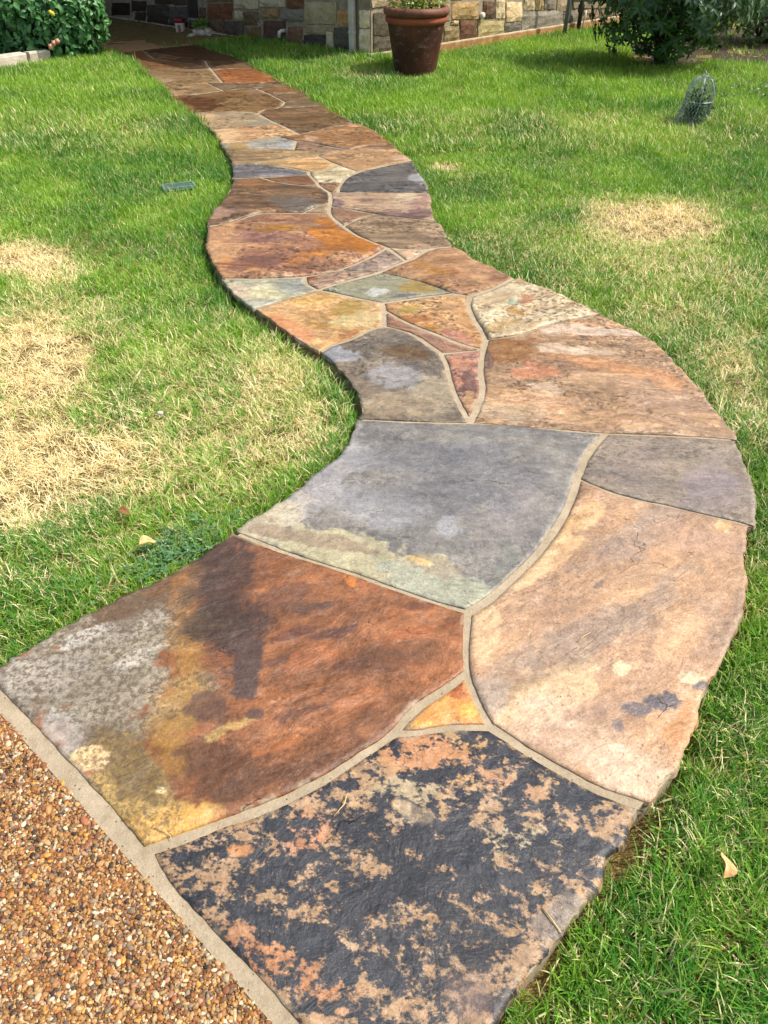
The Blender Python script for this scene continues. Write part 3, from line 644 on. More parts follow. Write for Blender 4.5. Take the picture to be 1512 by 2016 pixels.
166 2325 0 137 2326 0 108 2328 0 79 2330 0 50 2333 0 21 2335 0 -7 2338 0 -36 2341 0 -65 2343 0 -94 2346 1 -96 2321 1 -99 2289 1 -104 2257 1 -109 2232 1 -116 2207 1 -123 2182 1 -133 2157 1 -144 2132 1 -156 2107 1 -169 2083 1 -183 2060 1 -199 2037 1 -215 2015 1 -232 1992 1 -248 1970 1 -267 1945 1 -285 1920 1 -304 1895 1 -324 1871 1 -343 1846 1 -362 1823 1 -381 1801 1 -400 1778 1 -419 1755 1 -438 1733 1 -452 1716 0 -428 1703 0 -402 1688 0 -377 1674 0 -351 1659 0 -325 1646 0 -299 1632 0 -272 1620 0 -245 1607 0 -218 1595 0 -191 1584 0 -163 1572 0 -136 1560 0 -109 1548 0 -82 1535 0 -55 1522 0 -29 1509 0 -3 1496 0 23 1483 0 49 1469 0 75 1457 0 101 1445 0 127 1433 0 154 1422 0 180 1411 0 207 1400 0 223 1393 0 247 1411 0 271 1430 0 294 1450 0 315 1472 0 336 1495 0 357 1518 0 376 1540 0 395 1562 0 414 1584 0 432 1606 0 449 1629 0 466 1651 0 482 1674 0 497 1698 0 512 1721 0 526 1745 0 540 1770 0 555 1798 0 570 1827 0 584 1856 0 597 1886 0 608 1913 0 619 1940 0 629 1968 0 641 1995 0 652 2023 0 664 2050 0 677 2078 0 690 2105 0 704 2132 0 719 2158 0 737 2186 0 757 2213 0 777 2239 0 787 2253 0 774 2255 0 743 2260 0 712 2265 0 680 2270 0 650 2275 0 620 2280 0 590 2285 0 560 2290 0 530 2295 0 500 2300 0 471 2305 0 441 2309 0 411 2313 0 381 2316 0 351 2319 0 321 2321 0 290 2323 0 259 2323 0 228 2323 0 197 2324 0
662 1975 0 655 1958 0 644 1930 0 634 1902 0 622 1875 0 608 1845 0 594 1815 0 579 1786 0 564 1757 0 549 1732 0 535 1707 0 520 1683 0 504 1659 0 488 1636 0 471 1612 0 453 1589 0 435 1566 0 416 1544 0 396 1522 0 377 1500 0 356 1477 0 335 1454 0 313 1431 0 289 1409 0 264 1390 0 239 1372 0 236 1347 0 231 1315 0 228 1288 0 225 1260 0 223 1233 0 220 1204 0 219 1177 0 223 1147 0 230 1117 0 235 1092 0 242 1068 0 251 1044 0 258 1026 0 276 1012 0 302 991 0 328 970 0 354 950 0 376 934 0 398 918 0 421 903 0 443 889 0 465 875 0 487 863 0 514 851 0 543 841 0 579 827 1 589 834 1 610 849 1 632 868 1 654 888 1 673 909 1 689 934 1 703 961 1 717 988 1 737 1015 1 757 1043 1 771 1067 1 785 1091 1 799 1115 1 814 1137 1 829 1158 1 844 1179 1 859 1201 1 876 1223 1 894 1245 1 912 1266 1 929 1288 1 945 1311 1 964 1338 1 981 1365 1 997 1393 1 1012 1424 1 1025 1456 1 1037 1489 1 1047 1515 1 1055 1542 1 1063 1568 1 1073 1594 1 1084 1620 1 1095 1645 1 1108 1669 1 1120 1694 1 1133 1719 1 1143 1739 0 1117 1749 0 1092 1759 0 1066 1769 0 1040 1780 0 1012 1793 0 984 1805 0 956 1818 0 927 1830 0 897 1840 0 866 1851 0 836 1861 0 806 1873 0 777 1886 0 750 1902 0 723 1922 0 698 1943 0 674 1964 0
-333 1631 0 -359 1645 0 -385 1660 0 -410 1674 0 -436 1689 0 -463 1704 1 -478 1684 1 -498 1658 1 -518 1631 1 -538 1606 1 -560 1581 1 -581 1560 1 -602 1540 1 -624 1521 1 -646 1502 1 -669 1483 1 -692 1464 1 -714 1445 1 -736 1425 1 -759 1406 1 -781 1386 1 -803 1366 1 -825 1346 1 -846 1325 1 -866 1303 1 -885 1281 1 -905 1259 1 -925 1237 1 -946 1217 1 -967 1196 1 -992 1167 1 -970 1148 1 -949 1130 1 -925 1109 1 -902 1089 1 -878 1069 1 -855 1049 1 -831 1028 1 -807 1008 1 -784 988 1 -760 968 1 -736 947 1 -713 927 1 -689 907 1 -665 886 1 -641 866 1 -617 845 1 -593 825 1 -571 805 1 -549 785 1 -527 765 1 -505 744 1 -493 733 0 -459 745 0 -432 756 0 -401 768 0 -370 781 0 -339 794 0 -314 804 0 -290 815 0 -266 825 0 -242 837 0 -216 849 0 -191 862 0 -166 875 0 -142 890 0 -119 906 0 -97 923 0 -74 941 0 -51 958 0 -27 974 0 -5 991 0 15 1010 0 35 1033 0 54 1058 0 76 1083 0 100 1103 0 124 1121 0 147 1139 0 174 1162 0 199 1184 0 200 1206 0 202 1234 0 204 1262 0 207 1290 0 210 1318 0 215 1351 0 219 1378 0 201 1385 0 174 1396 0 148 1407 0 121 1418 0 95 1430 0 68 1442 0 42 1455 0 16 1468 0 -10 1482 0 -36 1495 0 -62 1508 0 -88 1521 0 -115 1533 0 -142 1545 0 -170 1557 0 -197 1569 0 -224 1581 0 -252 1593 0 -279 1605 0 -306 1618 0
209 1113 0 203 1144 0 202 1155 0 189 1144 0 162 1121 0 138 1102 0 115 1084 0 93 1066 0 72 1043 0 53 1019 0 48 1012 0 58 1012 0 93 1014 0 121 1020 0 152 1025 0 185 1027 0 218 1027 0 236 1027 0 232 1037 0 223 1061 0 215 1087 0
30 991 0 9 974 0 -14 956 0 -37 939 0 -59 921 0 -82 904 0 -105 886 0 -129 869 0 -154 854 0 -180 841 0 -205 828 0 -231 815 0 -256 804 0 -280 793 0 -305 782 0 -330 772 0 -361 758 0 -392 746 0 -424 733 0 -451 723 0 -467 717 1 -448 687 1 -426 662 1 -401 639 1 -375 617 1 -349 596 1 -328 577 1 -306 559 1 -284 541 1 -262 524 1 -241 506 1 -217 485 1 -193 465 1 -169 444 1 -146 424 1 -122 401 1 -98 377 1 -74 354 1 -47 338 1 -16 329 1 18 327 1 52 326 1 86 325 1 118 345 1 148 366 1 170 384 1 190 403 1 209 423 1 235 457 1 254 474 1 273 490 1 295 510 1 317 530 1 342 557 1 366 584 1 396 614 1 426 645 1 441 671 1 455 697 1 472 716 1 490 735 1 505 754 1 521 774 1 549 802 1 558 810 0 534 818 0 505 828 0 477 841 0 453 854 0 430 869 0 408 883 0 385 898 0 362 914 0 339 930 0 313 951 0 287 972 0 261 993 0 245 1006 0 218 1006 0 186 1007 0 154 1005 0 125 999 0 95 994 0 59 991 0'''
LEFT = [Vector((a / 1000, b / 1000, 0)) for a, b in OUT['LEFT']]
BOT = [Vector((a / 1000, b / 1000, 0)) for a, b in OUT['BOT']]
RIGHT = [Vector((a / 1000, b / 1000, 0)) for a, b in OUT['RIGHT']]
TOP = [Vector((a / 1000, b / 1000, 0)) for a, b in OUT['TOP']]
PATH = LEFT + BOT[1:] + RIGHT[::-1][1:] + TOP[::-1][1:-1]      # closed outline
stones = []
for row in STONES.strip().split('\n'):
    v = list(map(int, row.split()))
    stones.append([(v[i] / 1000, v[i + 1] / 1000, v[i + 2]) for i in range(0, len(v), 3)])
EDGE_A, EDGE_B = at(0, 1401), at(536, 2010)                     # kerb line of the driveway
EDGE_DIR = (EDGE_B - EDGE_A).normalized()
EDGE_N = Vector((-EDGE_DIR.y, EDGE_DIR.x, 0))
if EDGE_N.x < 0: EDGE_N = -EDGE_N                               # towards the path

# ------------------------------------------------------------------ ground
GZ = -.03
CORNER = at(731, 132, GZ); WL = at(220, 42, 0); WR = at(1143, 63, GZ)
class Wall:
    def __init__(s, far, sign):
        d = (far - CORNER); s.d = Vector((d.x, d.y, 0)).normalized()
        n = Vector((-s.d.y, s.d.x, 0))
        if n.y > 0: n = -n
        s.n = n

    def uz(s, px, py):
        r = ray(px, py)
        o = Vector((0, 0, CAMH))
        t = (CORNER - o).dot(s.n) / r.dot(s.n)
        p = o + r * t
        return (p - CORNER).dot(s.d), p.z - GZ

    def pt(s, u, z, out=0.0):           # local to the house empty
        return s.d * u + s.n * out + Vector((0, 0, z))


WALLL, WALLR = Wall(WL, -1), Wall(WR, 1)

def ground_z(x, y):
    d = dist_lines(x, y, PATH, True)
    ins = inpoly(x, y, PATH)
    near = np.exp(-d / .22) * (~ins)
    z = -.044 - .022 * near * (y < 7) + .03 * (fbm(x * 1.1, y * 1.1, 5, 3) - .5) + .018 * (fbm(x * 6, y * 6, 9, 2) - .5)
    z = z + .03 * sstep(5, 8.5, y)
    cl_ = (x - CORNER.x) * WALLL.n.x + (y - CORNER.y) * WALLL.n.y
    z = z + .085 * np.exp(-np.abs(cl_) / .4) * (x < CORNER.x + .3) * (y > 7) * sstep(.0, .3, d)
    return np.where(ins, -.12, z)


def make_ground():
    gx = np.concatenate([[-90, -40, -20, -12], np.arange(-8, 8.01, .1), [12, 20, 40, 90]])
    gy = np.concatenate([[-60, -20, -8, -3], np.arange(0, 15.01, .1), [20, 30, 60, 120]])
    X, Y = np.meshgrid(gx, gy)
    Z = ground_z(X.ravel(), Y.ravel()).reshape(X.shape)
    V = np.stack([X, Y, Z], -1).reshape(-1, 3)
    nx, ny = len(gx), len(gy)
    i = np.arange(nx * ny).reshape(ny, nx)
    F = np.stack([i[:-1, :-1], i[:-1, 1:], i[1:, 1:], i[1:, :-1]], -1).reshape(-1, 4)
    o = bpy.data.objects.new('ground', bigmesh('ground', V, F, M_SOIL, True))
    link(o)
    return tag(o, kind='structure')


make_ground()


def slab(poly, z1, z0, mat, name, parent=None, inner=None):
    """closed prism over a polygon, triangulated"""
    n = len(poly)
    vs = [Vector((p[0], p[1])) for p in poly]
    r = geometry.delaunay_2d_cdt(vs, [], [list(range(n))], 1, 1e-5)
    V = [(v[0], v[1], z1) for v in r[0]]
    F = [tuple(f) for f in r[2]]
    b = len(V)
    V += [(p[0], p[1], z1) for p in poly] + [(p[0], p[1], z0) for p in poly]
    F += [(b + i, b + n + i, b + n + (i + 1) % n, b + (i + 1) % n) for i in range(n)]
    me = npmesh(name, V, F, mat)
    bm = bmesh.new(); bm.from_mesh(me)
    bmesh.ops.remove_doubles(bm, verts=bm.verts, dist=1e-5)
    bmesh.ops.recalc_face_normals(bm, faces=bm.faces)
    bm.to_mesh(me); bm.free()
    o = bpy.data.objects.new(name, me)
    return link(o, parent)


def area2(poly):
    return sum(poly[i][0] * poly[(i + 1) % len(poly)][1] - poly[(i + 1) % len(poly)][0] * poly[i][1] for i in range(len(poly))) / 2


def offset_poly(poly, d):
    """shift each vertex inward by d"""
    s = 1 if area2(poly) > 0 else -1
    out = []
    n = len(poly)
    for i in range(n):
        a, b, c = poly[i - 1], poly[i], poly[(i + 1) % n]
        e = Vector((c[0] - a[0], c[1] - a[1]))
        if e.length < 1e-9:
            out.append((b[0], b[1])); continue
        e.normalize()
        out.append((b[0] - e.y * d * s, b[1] + e.x * d * s))
    return out


# ------------------------------------------------------------------ driveway of exposed pebbles
drive = empty('driveway', kind='structure')
dpts = [EDGE_A - EDGE_DIR * 3 + EDGE_N * .02, EDGE_B + EDGE_DIR * 3 + EDGE_N * .02, EDGE_B + EDGE_DIR * 3 - EDGE_N * 5, EDGE_A - EDGE_DIR * 3 - EDGE_N * 5]
M_CEM = simple('aggregate_cement', '8f7452', '6b5438', 60, .9, .003, 150)
slab([(p.x, p.y) for p in dpts], -.0085, -.14, M_CEM, 'cement_base', drive)


def instancer(name, pts, coll, attrs, parent=None):
    """one object whose points carry instances picked from a collection of small shapes"""
    me = bpy.data.meshes.new(name)
    me.vertices.add(len(pts)); me.vertices.foreach_set('co', np.asarray(pts, np.float32).ravel())
    for k, (typ, data) in attrs.items():
        attr(me, k, typ, data)
    me.update()
    o = bpy.data.objects.new(name, me)
    link(o, parent)
    ng = bpy.data.node_groups.new(name, 'GeometryNodeTree')
    ng.interface.new_socket('Geometry', in_out='INPUT', socket_type='NodeSocketGeometry')
    ng.interface.new_socket('Geometry', in_out='OUTPUT', socket_type='NodeSocketGeometry')
    N = ng.nodes.new; L = ng.links.new
    gi = N('NodeGroupInput'); go = N('NodeGroupOutput')
    iop = N('GeometryNodeInstanceOnPoints')
    ci = N('GeometryNodeCollectionInfo')
    ci.inputs['Collection'].default_value = coll
    ci.inputs['Separate Children'].default_value = True
    ci.inputs['Reset Children'].default_value = True
    iop.inputs['Pick Instance'].default_value = True

    def na(nm, typ):
        a = N('GeometryNodeInputNamedAttribute'); a.data_type = typ; a.inputs['Name'].default_value = nm
        return a.outputs['Attribute']
    L(gi.outputs[0], iop.inputs['Points'])
    L(ci.outputs[0], iop.inputs['Instance'])
    L(na('variant', 'INT'), iop.inputs['Instance Index'])
    er = N('FunctionNodeEulerToRotation')
    L(na('rot', 'FLOAT_VECTOR'), er.inputs[0])
    L(er.outputs[0], iop.inputs['Rotation'])
    L(na('scl', 'FLOAT_VECTOR'), iop.inputs['Scale'])
    L(iop.outputs[0], go.inputs[0])
    md = o.modifiers.new('scatter', 'NODES'); md.node_group = ng
    return o


def pebbles():
    t = NT('pebble')
    c = t.attr('pc', 'INSTANCER')
    p = t.gen()
    c = t.mix(1.0, c, t.mr(t.noise(p, 350, 4, .6), .3, .7, .8, 1.2), 'MULTIPLY')
    m = t.fin(c, .6, t.bump(t.noise(p, 500, 3), .0006, .5), .3)
    coll = bpy.data.collections.new('pebble_shapes')
    for k in range(6):
        bm = bmesh.new()
        bmesh.ops.create_icosphere(bm, subdivisions=2, radius=.5)
        rr = random.Random(k)
        ax = [Vector((rr.gauss(0, 1), rr.gauss(0, 1), rr.gauss(0, 1))).normalized() for _ in range(4)]
        for v in bm.verts:
            f = 1
            for a in ax:
                f -= max(0, v.co.normalized().dot(a) - .55) * .45
            v.co *= f
        me = bpy.data.meshes.new('pebble_shape')
        bm.to_mesh(me); bm.free()
        me.materials.append(m)
        me.polygons.foreach_set('use_smooth', np.ones(len(me.polygons), bool))
        coll.objects.link(bpy.data.objects.new('pebble_shape_%02d' % k, me))
    L = (EDGE_B - EDGE_A).length
    pts = []; size = []
    for sp, sz, zz in ((.0076, .0086, -.0062), (.0056, .0052, -.0066)):
        nu = int((L + .7) / sp); nv = int(.95 / sp)
        U, Vv = np.meshgrid(np.arange(nu) * sp - .35, np.arange(nv) * sp)
        U = U.ravel() + RNG.uniform(-.5, .5, U.size) * sp
        Vv = Vv.ravel() + RNG.uniform(-.5, .5, Vv.size) * sp
        ed = .004 * (fbm(U * 30, U * 0, 3, 3) - .5) * 2
        ok = Vv > .001 + ed
        U, Vv = U[ok], Vv[ok]
        P = np.stack([EDGE_A.x + EDGE_DIR.x * U - EDGE_N.x * Vv, EDGE_A.y + EDGE_DIR.y * U - EDGE_N.y * Vv, zz + RNG.uniform(-.0012, .0012, len(U))], 1)
        pts.append(P); size.append(sz * RNG.lognormal(0, .24, len(U)))
    P = np.concatenate(pts); S = np.concatenate(size)
    n = len(P)
    pal = [('b98a55', 20), ('a8743f', 15), ('c9a472', 14), ('8a5a34', 10), ('d8c49c', 8), ('dccfb4', 3), ('7b5636', 8), ('4f4034', 5), ('38322e', 2), ('a86c48', 6), ('b88a6c', 4), ('96836a', 6), ('7d6a5c', 4), ('d09a4a', 6)]
    w = np.array([a[1] for a in pal], float); w /= w.sum()
    cols = np.array([lin4(a[0]) for a in pal])[RNG.choice(len(pal), n, p=w)]
    cols[:, :3] *= RNG.uniform(.5, .86, (n, 1))
    rot = np.stack([RNG.uniform(-.35, .35, n), RNG.uniform(-.35, .35, n), RNG.uniform(0, 6.28, n)], 1)
    scl = np.stack([S * RNG.uniform(1.0, 1.45, n), S * RNG.uniform(.75, 1.0, n), S * RNG.uniform(.55, .8, n)], 1)
    o = instancer('pebbles', P, coll, {'variant': ('INT', RNG.integers(0, 6, n)), 'rot': ('FLOAT_VECTOR', rot), 'scl': ('FLOAT_VECTOR', scl), 'pc': ('FLOAT_COLOR', cols)}, drive)
    tag(o, kind='stuff')


pebbles()

# ------------------------------------------------------------------ flagstone path
path = empty('flagstone_path', kind='structure')
bed_poly = [(p.x, p.y) for p in LEFT[:-1]]
bed_poly += [tuple((EDGE_A - EDGE_DIR * .12 - EDGE_N * .014).xy), tuple((EDGE_B + EDGE_DIR * .3 - EDGE_N * .014).xy)]
bed_poly += [(p.x, p.y) for p in RIGHT[::-1]] + [(p.x, p.y) for p in TOP[::-1][1:-1]]
slab(offset_poly(bed_poly, .012), -.0055, -.16, M_MORTAR, 'mortar_bed', path)

# px, py, colour A, colour B, mix bias, contrast, noise scale, grain angle, stretch, relief mm
STYLE = [
 (380,104,'5a3418','6f441f',.5,.3,.4,5,2.5,3), (266,109,'6b3c16','7f4f24',.5,.3,.4,5,2,3), (314,109,'6f5028','7d5c32',.5,.3,.4,0,2,3),
 (371,120,'72502a','5f3a1c',.5,.3,.4,5,2,3), (319,126,'70481f','8f602c',.5,.3,.4,3,3,3), (452,127,'6e4a26','825f36',.5,.3,.4,3,3,3),
 (480,148,'96500f','a5631c',.4,.3,.4,0,3,2), (367,157,'7f5c34','9d7c4c',.5,.35,.4,0,3,3), (487,168,'866c4a','70573a',.5,.3,.4,0,3,3),
 (554,177,'935f26','7a5228',.5,.3,.4,0,3,3), (576,190,'775a3a','866440',.5,.3,.4,0,3,3), (448,199,'744a1a','93703a',.5,.35,.35,0,3,3),
 (594,205,'715a3a','816846',.5,.3,.4,0,3,3), (603,233,'835f33','6a4d2c',.5,.4,.35,0,3,4), (458,235,'bb9462','a39474',.4,.3,.35,0,3,3),
 (495,262,'c99f68','ad7a48',.5,.35,.35,0,4,3), (671,267,'95602a','a87a46',.5,.4,.35,0,4,4), (516,284,'918d82','a39c8c',.5,.3,.4,0,3,2),
 (622,289,'84644a','997658',.5,.35,.4,0,3,3), (737,289,'804e2c','8d5e38',.5,.3,.4,0,3,3), (528,303,'b08c56','70552f',.42,.55,.5,0,5,4),
 (719,310,'91683a','a98354',.5,.4,.4,0,4,4), (590,322,'bf9656','a67a40',.5,.4,.4,0,4,3), (519,336,'585453','7d7878',.5,.35,.35,0,4,3),
 (656,342,'d4c39c','b3a273',.42,.4,.4,0,3,4), (764,352,'4f4c48','625e5a',.5,.35,.35,0,4,3), (576,354,'6d4322','85572c',.5,.4,.5,0,3,3),
 (650,367,'7d5836','8d6a44',.5,.3,.4,0,3,3), (515,391,'876238','54402a',.5,.6,.5,0,3,6), (767,400,'a98b68','927258',.45,.35,.35,0,3,3),
 (629,412,'bfa076','a88a5e',.5,.3,.4,0,3,3), (683,423,'9a7254','855d3e',.5,.35,.4,0,3,3), (789,456,'806542','9b8060',.45,.4,.35,0,4,3),
 (561,476,'a97a4c','86583f',.5,.6,.35,-8,3.2,7), (802,496,'be966c','cda680',.5,.3,.4,0,3,3), (740,515,'816a5c','957e6c',.5,.35,.4,10,3,3),
 (886,531,'b2804c','94643a',.45,.5,.4,12,3,6), (664,546,'876a5c','9d7c5c',.5,.35,.4,8,3,3), (530,569,'aaa68a','94947e',.45,.35,.35,-10,3,4),
 (762,567,'a29c78','8c8a6c',.5,.35,.35,-5,2.5,3), (1028,606,'bfae86','aa8656',.4,.5,.4,20,2,6), (635,621,'cba272','aa8446',.45,.5,.35,-15,2,5),
 (870,624,'ae7d4e','bb9462',.45,.5,.4,-15,2,5), (832,656,'a77c5e','926c56',.5,.35,.4,-25,3,3), (778,738,'8b7d6a','675d50',.5,.6,.35,-5,2,5),
 (1160,741,'b48c62','96785a',.45,.5,.3,-8,2.8,6), (917,742,'a0705a','8a6556',.5,.4,.35,0,1.6,3), (1334,927,'92836f','786c60',.5,.45,.35,-8,2.5,3),
 (858,964,'868177','6b6865',.5,.55,.4,-8,2,4), (1226,1194,'b9926c','957962',.5,.5,.3,32,1.8,3), (474,1298,'9c643c','6b452b',.45,.6,.45,20,1.7,3),
 (890,1394,'cf934a','bb7838',.4,.4,.5,0,1,2), (806,1700,'a98864','33353a',.5,1.9,2.3,-10,1.25,3)]

